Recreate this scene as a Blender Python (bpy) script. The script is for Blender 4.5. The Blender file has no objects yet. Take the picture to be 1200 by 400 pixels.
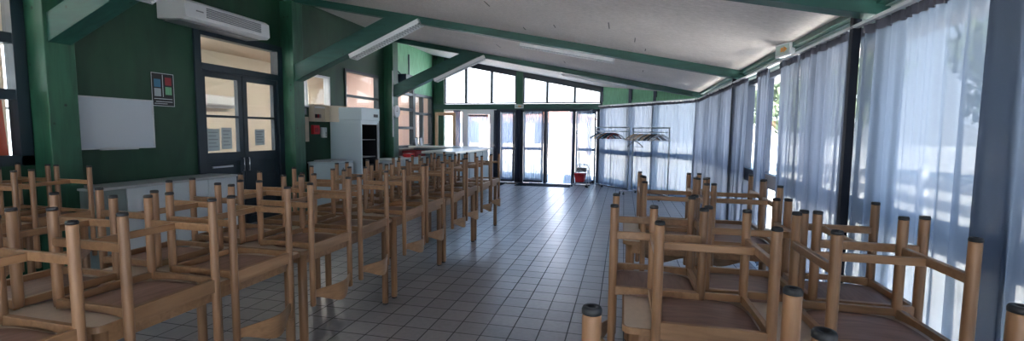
import bpy, bmesh, math, random
from mathutils import Vector, Matrix, Euler
from math import sin, cos, pi, sqrt, atan2, radians
random.seed(7)
C = bpy.context.scene
COL = C.collection

# ------------------------------------------------------------------ camera
F_PX, YAW, PIT, ROL, EYE = 540.3, -0.2364, 0.0832, 0.0099, 1.495
cam_d = bpy.data.cameras.new('camera'); cam = bpy.data.objects.new('camera', cam_d); COL.objects.link(cam)
cam_d.sensor_width = 36.0; cam_d.sensor_fit = 'HORIZONTAL'; cam_d.lens = F_PX / 1200 * 36.0
cam_d.clip_start = 0.03; cam_d.clip_end = 300
_f = Vector((sin(YAW)*cos(PIT), cos(YAW)*cos(PIT), -sin(PIT)))
_r = Vector((cos(YAW), -sin(YAW), 0)); _u = _r.cross(_f)
_r2 = _r*cos(ROL) + _u*sin(ROL); _u2 = -_r*sin(ROL) + _u*cos(ROL)
cam.matrix_world = Matrix(((_r2.x, _u2.x, -_f.x, 0), (_r2.y, _u2.y, -_f.y, 0), (_r2.z, _u2.z, -_f.z, EYE), (0, 0, 0, 1)))
C.camera = cam

# ------------------------------------------------------------------ colour management and world
C.view_settings.view_transform = 'Standard'
C.view_settings.look = 'None'
C.view_settings.gamma = 1.0
C.view_settings.use_curve_mapping = False
C.view_settings.exposure = 2.0
C.cycles.max_bounces = 10
C.cycles.diffuse_bounces = 5
C.cycles.transparent_max_bounces = 24
C.cycles.transmission_bounces = 6
C.cycles.sample_clamp_indirect = 8.0
C.cycles.caustics_reflective = False
C.cycles.caustics_refractive = False

SKY = 1.9
world = bpy.data.worlds.new('sky'); C.world = world; world.use_nodes = True
wn = world.node_tree; wn.nodes.clear()
wo = wn.nodes.new('ShaderNodeOutputWorld'); wb = wn.nodes.new('ShaderNodeBackground')
wt = wn.nodes.new('ShaderNodeTexCoord'); wx = wn.nodes.new('ShaderNodeSeparateXYZ'); wr = wn.nodes.new('ShaderNodeValToRGB')
wn.links.new(wt.outputs['Generated'], wx.inputs[0]); wn.links.new(wx.outputs['Z'], wr.inputs[0])
cr = wr.color_ramp
cr.elements[0].position = 0.0; cr.elements[0].color = (0.90, 0.94, 1.0, 1)
cr.elements[1].position = 0.42; cr.elements[1].color = (0.36, 0.60, 1.0, 1)
wn.links.new(wr.outputs[0], wb.inputs[0]); wb.inputs[1].default_value = SKY
wn.links.new(wb.outputs[0], wo.inputs[0])

sun_d = bpy.data.lights.new('sun', 'SUN'); sun_d.energy = 20.0; sun_d.angle = radians(0.6); sun_d.color = (1.0, 0.94, 0.86)
sun = bpy.data.objects.new('sun', sun_d); COL.objects.link(sun)
sun.rotation_euler = Vector((0.12, -1.0, 0.85)).to_track_quat('Z', 'Y').to_euler()

def portal(name, loc, rot, sx, sy):
    l = bpy.data.lights.new(name, 'AREA'); l.shape = 'RECTANGLE'; l.size = sx; l.size_y = sy
    l.cycles.is_portal = True
    o = bpy.data.objects.new(name, l); COL.objects.link(o); o.location = loc; o.rotation_euler = rot
portal('window_portal', (1.78, 1.85, 1.15), (0, radians(90), 0), 2.3, 17.7)
portal('window_portal', (-2.0, -7.22, 1.6), (radians(90), 0, 0), 7.0, 2.6)
portal('window_portal', (-2.9, 13.62, 1.75), (radians(-90), 0, 0), 5.2, 3.4)
portal('window_portal', (0.60, 12.12, 1.15), (radians(-90), 0, atan2(-2.6, 2.24)), 3.4, 2.3)

portal('window_portal', (-9.8, 4.9, 1.8), (0, radians(-90), 0), 2.2, 16.0)

# ------------------------------------------------------------------ materials
MAT = {}
def nodes(name):
    m = bpy.data.materials.new(name); m.use_nodes = True; MAT[name] = m
    t = m.node_tree; b = t.nodes['Principled BSDF']
    return m, t, b
def simple(name, col, rough=0.6, metal=0.0, spec=0.5, var=0.0, scale=8.0, stretch=(1,1,1), bump=0.0, emit=None, estr=0.0):
    m, t, b = nodes(name)
    b.inputs['Base Color'].default_value = (*col, 1); b.inputs['Roughness'].default_value = rough
    b.inputs['Metallic'].default_value = metal; b.inputs['Specular IOR Level'].default_value = spec
    if var > 0 or bump > 0:
        tc = t.nodes.new('ShaderNodeTexCoord'); mp = t.nodes.new('ShaderNodeMapping'); mp.inputs['Scale'].default_value = stretch
        nz = t.nodes.new('ShaderNodeTexNoise'); nz.inputs['Scale'].default_value = scale; nz.inputs['Detail'].default_value = 5
        t.links.new(tc.outputs['Object'], mp.inputs[0]); t.links.new(mp.outputs[0], nz.inputs['Vector'])
        if var > 0:
            rp = t.nodes.new('ShaderNodeValToRGB')
            rp.color_ramp.elements[0].position = 0.3; rp.color_ramp.elements[1].position = 0.7
            rp.color_ramp.elements[0].color = (*[max(0, c*(1-var)) for c in col], 1)
            rp.color_ramp.elements[1].color = (*[min(1, c*(1+var)) for c in col], 1)
            t.links.new(nz.outputs['Fac'], rp.inputs[0]); t.links.new(rp.outputs[0], b.inputs['Base Color'])
        if bump > 0:
            bp = t.nodes.new('ShaderNodeBump'); bp.inputs['Strength'].default_value = bump; bp.inputs['Distance'].default_value = 0.01
            t.links.new(nz.outputs['Fac'], bp.inputs['Height']); t.links.new(bp.outputs[0], b.inputs['Normal'])
    if emit:
        b.inputs['Emission Color'].default_value = (*emit, 1); b.inputs['Emission Strength'].default_value = estr
    return m

def mk_floor():
    m, t, b = nodes('floor_tiles'); N = t.nodes.new; L = t.links.new
    tc = N('ShaderNodeTexCoord'); mp = N('ShaderNodeMapping'); mp.vector_type = 'POINT'
    mp.inputs['Scale'].default_value = (1/0.205, 1/0.205, 1); mp.inputs['Location'].default_value = (6.8006, -15.3034+40, 0)
    L(tc.outputs['Object'], mp.inputs[0])
    sp = N('ShaderNodeSeparateXYZ'); L(mp.outputs[0], sp.inputs[0])
    masks = []
    for ax in ('X', 'Y'):
        fr = N('ShaderNodeMath'); fr.operation = 'FRACT'; L(sp.outputs[ax], fr.inputs[0])
        sb = N('ShaderNodeMath'); sb.operation = 'SUBTRACT'; L(fr.outputs[0], sb.inputs[0]); sb.inputs[1].default_value = 0.5
        ab = N('ShaderNodeMath'); ab.operation = 'ABSOLUTE'; L(sb.outputs[0], ab.inputs[0]); masks.append(ab)
    mx = N('ShaderNodeMath'); mx.operation = 'MAXIMUM'; L(masks[0].outputs[0], mx.inputs[0]); L(masks[1].outputs[0], mx.inputs[1])
    ss = N('ShaderNodeMapRange'); ss.interpolation_type = 'SMOOTHSTEP'
    ss.inputs['From Min'].default_value = 0.473; ss.inputs['From Max'].default_value = 0.486
    L(mx.outputs[0], ss.inputs['Value'])
    fl = N('ShaderNodeVectorMath'); fl.operation = 'FLOOR'; L(mp.outputs[0], fl.inputs[0])
    wnz = N('ShaderNodeTexWhiteNoise'); wnz.noise_dimensions = '3D'; L(fl.outputs[0], wnz.inputs['Vector'])
    rp = N('ShaderNodeValToRGB'); L(wnz.outputs['Value'], rp.inputs[0])
    rp.color_ramp.elements[0].color = (0.225, 0.215, 0.222, 1); rp.color_ramp.elements[1].color = (0.285, 0.270, 0.275, 1)
    nz = N('ShaderNodeTexNoise'); nz.inputs['Scale'].default_value = 26; nz.inputs['Detail'].default_value = 6; L(tc.outputs['Object'], nz.inputs['Vector'])
    mm = N('ShaderNodeMixRGB'); mm.blend_type = 'OVERLAY'; mm.inputs[0].default_value = 0.35; L(rp.outputs[0], mm.inputs[1]); L(nz.outputs['Fac'], mm.inputs[2])
    mg = N('ShaderNodeMixRGB'); L(ss.outputs[0], mg.inputs[0]); L(mm.outputs[0], mg.inputs[1]); mg.inputs[2].default_value = (0.075, 0.070, 0.075, 1)
    L(mg.outputs[0], b.inputs['Base Color'])
    mr = N('ShaderNodeMapRange'); mr.inputs['From Min'].default_value = 0.3; mr.inputs['From Max'].default_value = 0.7
    mr.inputs['To Min'].default_value = 0.30; mr.inputs['To Max'].default_value = 0.40; L(nz.outputs['Fac'], mr.inputs['Value'])
    ad = N('ShaderNodeMath'); ad.operation = 'MULTIPLY_ADD'; L(ss.outputs[0], ad.inputs[0]); ad.inputs[1].default_value = 0.45; L(mr.outputs[0], ad.inputs[2])
    L(ad.outputs[0], b.inputs['Roughness'])
    inv = N('ShaderNodeMath'); inv.operation = 'MULTIPLY_ADD'; L(ss.outputs[0], inv.inputs[0]); inv.inputs[1].default_value = -1.0
    sc = N('ShaderNodeMath'); sc.operation = 'MULTIPLY'; L(wnz.outputs['Value'], sc.inputs[0]); sc.inputs[1].default_value = 0.25
    L(sc.outputs[0], inv.inputs[2])
    bp = N('ShaderNodeBump'); bp.inputs['Strength'].default_value = 0.5; bp.inputs['Distance'].default_value = 0.002
    L(inv.outputs[0], bp.inputs['Height']); L(bp.outputs[0], b.inputs['Normal'])
    sv = N('ShaderNodeMath'); sv.operation = 'MULTIPLY_ADD'; L(ss.outputs[0], sv.inputs[0]); sv.inputs[1].default_value = -0.75; sv.inputs[2].default_value = 1.0; L(sv.outputs[0], b.inputs['Specular IOR Level'])
mk_floor()

def mk_wood(name, c0, c1, rough=0.45, sc=(28, 28, 2.2)):
    m, t, b = nodes(name); N = t.nodes.new; L = t.links.new
    tc = N('ShaderNodeTexCoord'); mp = N('ShaderNodeMapping'); mp.inputs['Scale'].default_value = sc
    oi = N('ShaderNodeObjectInfo'); va = N('ShaderNodeVectorMath'); va.operation = 'ADD'
    L(tc.outputs['Object'], va.inputs[0]); L(oi.outputs['Random'], va.inputs[1]); L(va.outputs[0], mp.inputs[0])
    nz = N('ShaderNodeTexNoise'); nz.inputs['Scale'].default_value = 1.6; nz.inputs['Detail'].default_value = 6; nz.inputs['Distortion'].default_value = 0.6
    L(mp.outputs[0], nz.inputs['Vector'])
    rp = N('ShaderNodeValToRGB'); rp.color_ramp.elements[0].position = 0.3; rp.color_ramp.elements[1].position = 0.72
    rp.color_ramp.elements[0].color = (*c0, 1); rp.color_ramp.elements[1].color = (*c1, 1); L(nz.outputs['Fac'], rp.inputs[0])
    hs = N('ShaderNodeHueSaturation'); L(rp.outputs[0], hs.inputs['Color'])
    mr = N('ShaderNodeMapRange'); mr.inputs['To Min'].default_value = 0.82; mr.inputs['To Max'].default_value = 1.12; L(oi.outputs['Random'], mr.inputs['Value'])
    L(mr.outputs[0], hs.inputs['Value']); L(hs.outputs[0], b.inputs['Base Color'])
    b.inputs['Roughness'].default_value = rough
mk_wood('beech', (0.20, 0.100, 0.047), (0.32, 0.170, 0.084))
mk_wood('beech_flat', (0.23, 0.120, 0.056), (0.34, 0.188, 0.095), 0.35, (3, 22, 22))
mk_wood('seat_ply', (0.19, 0.110, 0.085), (0.30, 0.180, 0.145), 0.5, (4, 26, 10))
mk_wood('door_wood', (0.42, 0.27, 0.16), (0.56, 0.38, 0.24), 0.5)

def mk_green(name, c0, c1, sc, knots=True, rough=0.5):
    m, t, b = nodes(name); N = t.nodes.new; L = t.links.new
    tc = N('ShaderNodeTexCoord'); mp = N('ShaderNodeMapping'); mp.inputs['Scale'].default_value = sc; L(tc.outputs['Object'], mp.inputs[0])
    nz = N('ShaderNodeTexNoise'); nz.inputs['Scale'].default_value = 1.5; nz.inputs['Detail'].default_value = 7; nz.inputs['Distortion'].default_value = 0.8
    L(mp.outputs[0], nz.inputs['Vector'])
    rp = N('ShaderNodeValToRGB'); rp.color_ramp.elements[0].position = 0.3; rp.color_ramp.elements[1].position = 0.7
    rp.color_ramp.elements[0].color = (*c0, 1); rp.color_ramp.elements[1].color = (*c1, 1); L(nz.outputs['Fac'], rp.inputs[0])
    out = rp.outputs[0]
    if knots:
        vo = N('ShaderNodeTexVoronoi'); vo.inputs['Scale'].default_value = 5.5; L(tc.outputs['Object'], vo.inputs['Vector'])
        kr = N('ShaderNodeMapRange'); kr.inputs['From Min'].default_value = 0.03; kr.inputs['From Max'].default_value = 0.11; L(vo.outputs['Distance'], kr.inputs['Value'])
        mx = N('ShaderNodeMixRGB'); L(kr.outputs[0], mx.inputs[0]); mx.inputs[1].default_value = (*[c*0.25 for c in c0], 1); L(out, mx.inputs[2]); out = mx.outputs[0]
    L(out, b.inputs['Base Color']); b.inputs['Roughness'].default_value = rough
mk_green('green_timber', (0.010, 0.062, 0.036), (0.022, 0.112, 0.062), (9, 9, 1.2))
mk_green('green_beam', (0.009, 0.055, 0.045), (0.018, 0.092, 0.074), (1.2, 9, 9))
mk_green('green_board', (0.006, 0.040, 0.020), (0.011, 0.062, 0.030), (3, 3, 1.0), False, 0.55)
simple('green_bright', (0.17, 0.42, 0.24), 0.6, var=0.18, scale=5, stretch=(5, 5, 0.8))

def mk_ceiling():
    m, t, b = nodes('ceiling_board'); N = t.nodes.new; L = t.links.new
    tc = N('ShaderNodeTexCoord'); mp = N('ShaderNodeMapping'); mp.inputs['Scale'].default_value = (22, 90, 1); L(tc.outputs['Object'], mp.inputs[0])
    nz = N('ShaderNodeTexNoise'); nz.inputs['Scale'].default_value = 1.0; nz.inputs['Detail'].default_value = 8; nz.inputs['Roughness'].default_value = 0.7; L(mp.outputs[0], nz.inputs['Vector'])
    n2 = N('ShaderNodeTexNoise'); n2.inputs['Scale'].default_value = 1.3; n2.inputs['Detail'].default_value = 3; L(tc.outputs['Object'], n2.inputs['Vector'])
    rp = N('ShaderNodeValToRGB'); rp.color_ramp.elements[0].position = 0.28; rp.color_ramp.elements[1].position = 0.72
    rp.color_ramp.elements[0].color = (0.50, 0.45, 0.435, 1); rp.color_ramp.elements[1].color = (0.90, 0.83, 0.81, 1); L(nz.outputs['Fac'], rp.inputs[0])
    mx = N('ShaderNodeMixRGB'); mx.blend_type = 'MULTIPLY'; mx.inputs[0].default_value = 0.25; L(rp.outputs[0], mx.inputs[1]); L(n2.outputs['Fac'], mx.inputs[2])
    L(mx.outputs[0], b.inputs['Base Color']); b.inputs['Roughness'].default_value = 0.9
    bp = N('ShaderNodeBump'); bp.inputs['Strength'].default_value = 0.6; bp.inputs['Distance'].default_value = 0.02; L(nz.outputs['Fac'], bp.inputs['Height']); L(bp.outputs[0], b.inputs['Normal'])
mk_ceiling()

def mk_glass():
    m = bpy.data.materials.new('glass'); m.use_nodes = True; MAT['glass'] = m; t = m.node_tree; t.nodes.clear(); N = t.nodes.new; L = t.links.new
    o = N('ShaderNodeOutputMaterial'); tr = N('ShaderNodeBsdfTransparent'); gl = N('ShaderNodeBsdfGlossy'); gl.inputs['Roughness'].default_value = 0.02
    tr.inputs[0].default_value = (0.93, 0.95, 0.95, 1)
    lw = N('ShaderNodeLayerWeight'); lw.inputs[0].default_value = 0.5; pw = N('ShaderNodeMath'); pw.operation = 'POWER'; L(lw.outputs['Facing'], pw.inputs[0]); pw.inputs[1].default_value = 5.0
    fr = N('ShaderNodeMath'); fr.operation = 'MULTIPLY_ADD'; L(pw.outputs[0], fr.inputs[0]); fr.inputs[1].default_value = 0.8; fr.inputs[2].default_value = 0.03; mx = N('ShaderNodeMixShader')
    L(fr.outputs[0], mx.inputs[0]); L(tr.outputs[0], mx.inputs[1]); L(gl.outputs[0], mx.inputs[2]); L(mx.outputs[0], o.inputs[0])
mk_glass()
def mk_curtain(name, col, trans, tl):
    m = bpy.data.materials.new(name); m.use_nodes = True; MAT[name] = m; t = m.node_tree; t.nodes.clear(); N = t.nodes.new; L = t.links.new
    o = N('ShaderNodeOutputMaterial'); tr = N('ShaderNodeBsdfTransparent'); df = N('ShaderNodeBsdfDiffuse'); tn = N('ShaderNodeBsdfTranslucent')
    df.inputs[0].default_value = (*col, 1); tn.inputs[0].default_value = (*col, 1)
    tc = N('ShaderNodeTexCoord'); mp = N('ShaderNodeMapping'); mp.inputs['Scale'].default_value = (50, 50, 50); L(tc.outputs['Object'], mp.inputs[0])
    nz = N('ShaderNodeTexNoise'); nz.inputs['Scale'].default_value = 2.0; nz.inputs['Detail'].default_value = 3; L(mp.outputs[0], nz.inputs['Vector'])
    lw = N('ShaderNodeLayerWeight'); lw.inputs[0].default_value = 0.35
    a = N('ShaderNodeMapRange'); a.inputs['To Min'].default_value = trans*1.3; a.inputs['To Max'].default_value = trans*0.65; L(lw.outputs['Facing'], a.inputs['Value'])
    mu = N('ShaderNodeMath'); mu.operation = 'MULTIPLY'; L(a.outputs[0], mu.inputs[0])
    nr = N('ShaderNodeMapRange'); nr.inputs['From Min'].default_value = 0.3; nr.inputs['From Max'].default_value = 0.7; nr.inputs['To Min'].default_value = 0.8; nr.inputs['To Max'].default_value = 1.2
    L(nz.outputs['Fac'], nr.inputs['Value']); L(nr.outputs[0], mu.inputs[1])
    m1 = N('ShaderNodeMixShader'); m1.inputs[0].default_value = tl; L(df.outputs[0], m1.inputs[1]); L(tn.outputs[0], m1.inputs[2])
    m2 = N('ShaderNodeMixShader'); L(mu.outputs[0], m2.inputs[0]); L(m1.outputs[0], m2.inputs[1]); L(tr.outputs[0], m2.inputs[2]); L(m2.outputs[0], o.inputs[0])
mk_curtain('curtain_cloth', (0.115, 0.140, 0.185), 0.040, 0.64)
mk_curtain('curtain_grey', (0.122, 0.138, 0.180), 0.046, 0.60)
mk_curtain('curtain_sheer', (0.34, 0.37, 0.45), 0.12, 0.5)
mk_curtain('curtain_dark', (0.07, 0.08, 0.12), 0.02, 0.5)
simple('curtain_tape', (0.10, 0.10, 0.13), 0.9)

mk_curtain('paper_backlit', (0.45, 0.50, 0.52), 0.05, 0.65)
simple('rubber', (0.012, 0.013, 0.016), 0.6)
simple('laminate', (0.55, 0.45, 0.36), 0.4, var=0.05, scale=40)
simple('dark_frame', (0.010, 0.022, 0.034), 0.4)
simple('steel_dark', (0.014, 0.026, 0.055), 0.45)
simple('post_navy', (0.006, 0.009, 0.018), 0.6, spec=0.2)
simple('white_paint', (0.72, 0.73, 0.76), 0.4)
simple('white_appliance', (0.55, 0.66, 0.72), 0.35)
simple('white_cabinet', (0.60, 0.66, 0.70), 0.4)
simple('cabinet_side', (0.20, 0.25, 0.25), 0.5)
simple('whiteboard', (0.50, 0.55, 0.62), 0.25)
simple('alu', (0.55, 0.56, 0.58), 0.35, 0.8)
simple('chrome', (0.75, 0.76, 0.80), 0.2, 1.0)
simple('pale_header', (0.42, 0.52, 0.50), 0.5)
simple('cream', (0.62, 0.55, 0.46), 0.7)
simple('warm_ceiling', (0.66, 0.54, 0.43), 0.8, var=0.06, scale=3, stretch=(0.4, 30, 1))
simple('beige', (0.55, 0.48, 0.38), 0.5)
simple('pink_wall', (0.62, 0.45, 0.42), 0.7)
simple('red', (0.60, 0.02, 0.03), 0.4)
simple('red_curtain', (0.62, 0.10, 0.05), 0.8)
simple('dark_red', (0.30, 0.02, 0.03), 0.5)
simple('black', (0.012, 0.012, 0.015), 0.5)
simple('grey', (0.22, 0.23, 0.25), 0.5)
simple('light_grey', (0.45, 0.47, 0.50), 0.5)
simple('worktop', (0.55, 0.58, 0.58), 0.3)
simple('bar_front', (0.16, 0.26, 0.32), 0.5)
simple('mat_dark', (0.012, 0.015, 0.02), 1.0, spec=0.05, bump=0.4, scale=120)
simple('mat_brown', (0.14, 0.08, 0.06), 0.95)
simple('paper', (0.62, 0.64, 0.68), 0.7)
simple('paper_grey', (0.36, 0.40, 0.44), 0.7)
simple('blue', (0.04, 0.16, 0.28), 0.5)
simple('tan', (0.50, 0.34, 0.20), 0.5)
simple('orange', (0.75, 0.30, 0.04), 0.5)
simple('sign_green', (0.02, 0.30, 0.12), 0.5)
simple('pavement', (0.62, 0.60, 0.56), 0.9, var=0.08, scale=2)
simple('grass', (0.16, 0.24, 0.08), 0.9, var=0.3, scale=3)
simple('bark', (0.12, 0.09, 0.06), 0.9)
simple('leaf', (0.12, 0.16, 0.09), 0.7, var=0.4, scale=6)
simple('render_wall', (0.55, 0.45, 0.42), 0.8)
simple('roof_tile', (0.30, 0.13, 0.08), 0.8)
simple('window_dark', (0.05, 0.06, 0.09), 0.3)
simple('tube_light', (0.8, 0.8, 0.8), 0.4)
simple('fill_glow', (0.9, 0.9, 0.9), 0.4, emit=(1.0, 0.93, 0.84), estr=16.0)  # emission of the fill lamps added in the next room
simple('screen_black', (0.02, 0.022, 0.028), 0.15)

# ------------------------------------------------------------------ mesh helpers
class MB:
    def __init__(s): s.v = []; s.f = []; s.mi = []; s.sm = []
    def add(s, vs, fs, mi=0, smooth=False):
        n = len(s.v); s.v += [tuple(v) for v in vs]; s.f += [tuple(i+n for i in f) for f in fs]
        s.mi += [mi]*len(fs); s.sm += [smooth]*len(fs); return s
    def box(s, a, b, mi=0, M=None):
        x0, y0, z0 = a; x1, y1, z1 = b
        vs = [(x0,y0,z0),(x1,y0,z0),(x1,y1,z0),(x0,y1,z0),(x0,y0,z1),(x1,y0,z1),(x1,y1,z1),(x0,y1,z1)]
        if M is not None: vs = [tuple(M @ Vector(v)) for v in vs]
        return s.add(vs, [(0,3,2,1),(4,5,6,7),(0,1,5,4),(1,2,6,5),(2,3,7,6),(3,0,4,7)], mi)
    def prism(s, poly, axis, a, b, mi=0):
        # poly: 2D points; extruded along axis from a to b. axis 0: (y,z), 1: (x,z), 2: (x,y)
        def P(p, c):
            return {0: (c, p[0], p[1]), 1: (p[0], c, p[1]), 2: (p[0], p[1], c)}[axis]
        n = len(poly); vs = [P(p, a) for p in poly] + [P(p, b) for p in poly]
        fs = [tuple(range(n))[::-1], tuple(range(n, 2*n))] + [(i, (i+1) % n, n+(i+1) % n, n+i) for i in range(n)]
        return s.add(vs, fs, mi)
    def tube(s, p, q, r, r2=None, n=14, mi=0, smooth=True):
        p = Vector(p); q = Vector(q); r2 = r if r2 is None else r2
        d = (q-p).normalized(); a = d.orthogonal().normalized(); b = d.cross(a)
        vs = [p + (a*cos(2*pi*i/n) + b*sin(2*pi*i/n))*r for i in range(n)] + [q + (a*cos(2*pi*i/n) + b*sin(2*pi*i/n))*r2 for i in range(n)]
        s.add(vs, [(i, (i+1) % n, n+(i+1) % n, n+i) for i in range(n)], mi, smooth)
        s.add(vs[:n], [tuple(range(n))[::-1]], mi); s.add(vs[n:], [tuple(range(n))], mi); return s
    def path(s, pts, r, n=8, mi=0):
        for a, b in zip(pts, pts[1:]): s.tube(a, b, r, n=n, mi=mi)
        return s
    def lathe(s, prof, o=(0,0,0), n=24, mi=0):
        ox, oy, oz = o; vs = []
        for r, z in prof:
            for i in range(n): vs.append((ox+r*cos(2*pi*i/n), oy+r*sin(2*pi*i/n), oz+z))
        fs = [(k*n+i, k*n+(i+1) % n, (k+1)*n+(i+1) % n, (k+1)*n+i) for k in range(len(prof)-1) for i in range(n)]
        s.add(vs, fs, mi, True)
        if prof[0][0] > 1e-4: s.add(vs[:n], [tuple(range(n))[::-1]], mi)
        if prof[-1][0] > 1e-4: s.add(vs[-n:], [tuple(range(n))], mi)
        return s
    def build(s, name, mat, parent=None, bevel=0.0, loc=None, rotz=0.0):
        me = bpy.data.meshes.new(name)
        me.from_pydata(s.v, [], s.f)
        mats = mat if isinstance(mat, (list, tuple)) else [mat]
        for m in mats: me.materials.append(MAT[m])
        me.polygons.foreach_set('material_index', s.mi); me.polygons.foreach_set('use_smooth', s.sm)
        me.update()
        bm = bmesh.new(); bm.from_mesh(me)
        bmesh.ops.remove_doubles(bm, verts=bm.verts, dist=1e-6)
        bmesh.ops.recalc_face_normals(bm, faces=bm.faces)
        if bevel > 0:
            es = [e for e in bm.edges if len(e.link_faces) == 2 and e.calc_face_angle(0) > 0.7]
            bmesh.ops.bevel(bm, geom=es, offset=bevel, segments=2, affect='EDGES', profile=0.5)
        bm.to_mesh(me); bm.free()
        o = bpy.data.objects.new(name, me); COL.objects.link(o)
        if parent is not None: o.parent = parent
        if loc is not None: o.location = loc
        o.rotation_euler.z = rotz
        return o
def tag(o, label=None, cat=None, group=None, kind=None):
    if label: o['label'] = label
    if cat: o['category'] = cat
    if group: o['group'] = group
    if kind: o['kind'] = kind
    return o
def thing(name, label, cat, loc=(0,0,0), rotz=0.0, group=None):
    o = bpy.data.objects.new(name, None); COL.objects.link(o); o.empty_display_size = 0.1
    o.location = loc; o.rotation_euler.z = rotz
    return tag(o, label, cat, group)
def struct(name, mb, mat, label=None, parent=None, bevel=0.0):
    o = mb.build(name, mat, parent, bevel)
    if parent is None: o['kind'] = 'structure'
    if label: o['label'] = label
    return o
def copy_tree(o, parent=None):
    c = o.copy(); COL.objects.link(c)
    if parent is not None: c.parent = parent
    for ch in [x for x in KIDS.get(o.name, [])]: copy_tree(ch, c)
    return c
KIDS = {}
def index_kids():
    KIDS.clear()
    for x in bpy.data.objects:
        if x.parent is not None: KIDS.setdefault(x.parent.name, []).append(x)

# ------------------------------------------------------------------ the room
XL, XR, YB, Y0 = -5.75, 1.62, 13.4, -7.0       # left wall face, right window line, back wall, wall behind, set far back for extra daylight
win_n = [0]
def zceil(x): return 2.67 - 0.2*x
CH_A, CH_B = (-0.64, 13.4), (1.72, 10.66)      # the slanted back-right wall

struct('floor', MB().add([(-9.6, Y0, 0), (1.75, Y0, 0), (1.75, 10.7, 0), (-0.64, 13.48, 0), (-9.6, 13.48, 0),
    (-9.6, Y0, -0.15), (1.75, Y0, -0.15), (1.75, 10.7, -0.15), (-0.64, 13.48, -0.15), (-9.6, 13.48, -0.15)],
    [(0,1,2,3,4), (9,8,7,6,5), (0,5,6,1), (1,6,7,2), (2,7,8,3), (3,8,9,4), (4,9,5,0)]), 'floor_tiles', 'grey brown square tile floor')
c = MB()
c.add([(-5.95, Y0, zceil(-5.95)), (2.15, Y0, zceil(2.15)), (2.15, 11.0, zceil(2.15)), (-0.4, 14.1, zceil(-0.4)), (-5.95, 14.1, zceil(-5.95)),
       (-5.95, Y0, zceil(-5.95)+.15), (2.15, Y0, zceil(2.15)+.15), (2.15, 11.0, zceil(2.15)+.15), (-0.4, 14.1, zceil(-0.4)+.15), (-5.95, 14.1, zceil(-5.95)+.15)],
      [(4,3,2,1,0), (5,6,7,8,9), (0,1,6,5), (1,2,7,6), (2,3,8,7), (3,4,9,8), (4,0,5,9)])
struct('ceiling', c, 'ceiling_board', 'sloping grey wood fibre board ceiling')
# short dark board joints in the ceiling
j = MB()
for (x, y, l) in [(-1.6, 5.2, .22), (-0.9, 5.9, .16), (-0.2, 5.3, .3), (0.1, 5.9, .26), (0.25, 6.5, .16), (-2.2, 4.9, .25), (-2.9, 5.6, .2), (-0.5, 8.2, .3), (0.3, 8.6, .22), (-1.2, 9.3, .25), (-2.4, 8.6, .3), (-1.4, 6.4, .16)]:
    j.box((x-.006, y, zceil(x)-.003), (x+.006, y+l, zceil(x)+.001))
struct('trim_1', j, 'black', 'short dark joints between ceiling boards')

# left wall: plywood panels with openings. each: (y0, y1, [(z0, z1) solid bands], material)
def wall_x(name, x0, x1, parts, label):
    m = MB()
    for (y0, y1, bands) in parts:
        for z0, z1 in bands: m.box((x0, y0, z0), (x1, y1, z1))
    struct(name, m, 'green_board', label)
TOP = zceil(XL) + 0.02
wall_x('wall_left', XL-.10, XL, [(Y0, 3.34, [(0, 1.12), (3.42, TOP)]), (3.34, 5.20, [(0, TOP)]), (5.20, 6.90, [(2.90, TOP)]),
    (6.90, 7.27, [(0, TOP)]), (7.27, 8.20, [(0, 1.92), (2.55, TOP)]), (8.20, 8.72, [(0, TOP)]), (8.72, 10.12, [(0, 1.2), (2.80, TOP)]),
    (10.12, 10.74, [(0, TOP)]), (13.30, 13.5, [(0, TOP)])], 'dark green stained plywood wall')
struct('wall_left_lower', MB().box((XL-.10, 10.74, 0), (XL, 13.30, 1.04)), 'pink_wall', 'pale pinkish wall below the far left windows')
m = MB(); m.box((XL-.10, 10.74, 2.92), (XL, 12.02, TOP)); m.box((XL-.10, 12.02, 2.55), (XL, 13.30, TOP))  # brighter green stands in for the light falling on these boards
struct('wall_left_upper', m, 'green_bright', 'green boards above the far left windows, coloured as brightly lit')
m = MB(); m.box((-9.6, Y0-.12, 0), (1.75, Y0, .30)); m.box((-9.6, Y0-.12, 2.95), (1.75, Y0, 4.0)); m.box((-9.6, Y0-.12, .3), (-5.7, Y0, 2.95)); m.box((1.5, Y0-.12, .3), (1.75, Y0, 2.3))
struct('wall_behind', m, 'green_board', 'green wall behind')
win_n[0] += 1  # unseen glazing, added to bring more daylight onto the ceiling
m = MB(); x = -5.7
while x < 1.5: m.box((x, Y0-.09, .3), (x+.06, Y0-.03, min(2.95, 2.5-.2*x))); x += 1.2
m.box((-5.7, Y0-.09, .3), (1.5, Y0-.03, .36)); m.box((-5.7, Y0-.09, 1.0), (1.5, Y0-.03, 1.08))
w = struct('window_%d' % win_n[0], m, 'dark_frame', 'large unseen window added behind the camera for fill daylight')
MB().box((-5.7, Y0-.064, .33), (1.5, Y0-.058, 2.95)).build('glass', 'glass', w)
def window(y0, y1, z0, z1, ys, zs, mat='dark_frame', fw=.045, x=XL, depth=.10, label=None, pane=True):
    win_n[0] += 1
    m = MB(); xa, xb = x-depth-.01, x+.02
    m.box((xa, y0, z0), (xb, y0+fw, z1)); m.box((xa, y1-fw, z0), (xb, y1, z1))
    m.box((xa, y0, z0), (xb, y1, z0+fw)); m.box((xa, y0, z1-fw), (xb, y1, z1))
    for yy in ys: m.box((xa+.01, yy-fw/2, z0), (xb-.008, yy+fw/2, z1))
    for zz in zs: m.box((xa+.012, y0, zz-fw/2), (xb-.010, y1, zz+fw/2))
    o = struct('window_%d' % win_n[0], m, mat, label, bevel=.003)
    if pane: MB().box((x-.055, y0+fw*.5, z0+fw*.5), (x-.049, y1-fw*.5, z1-fw*.5)).build('glass', 'glass', o)
    return o
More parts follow.
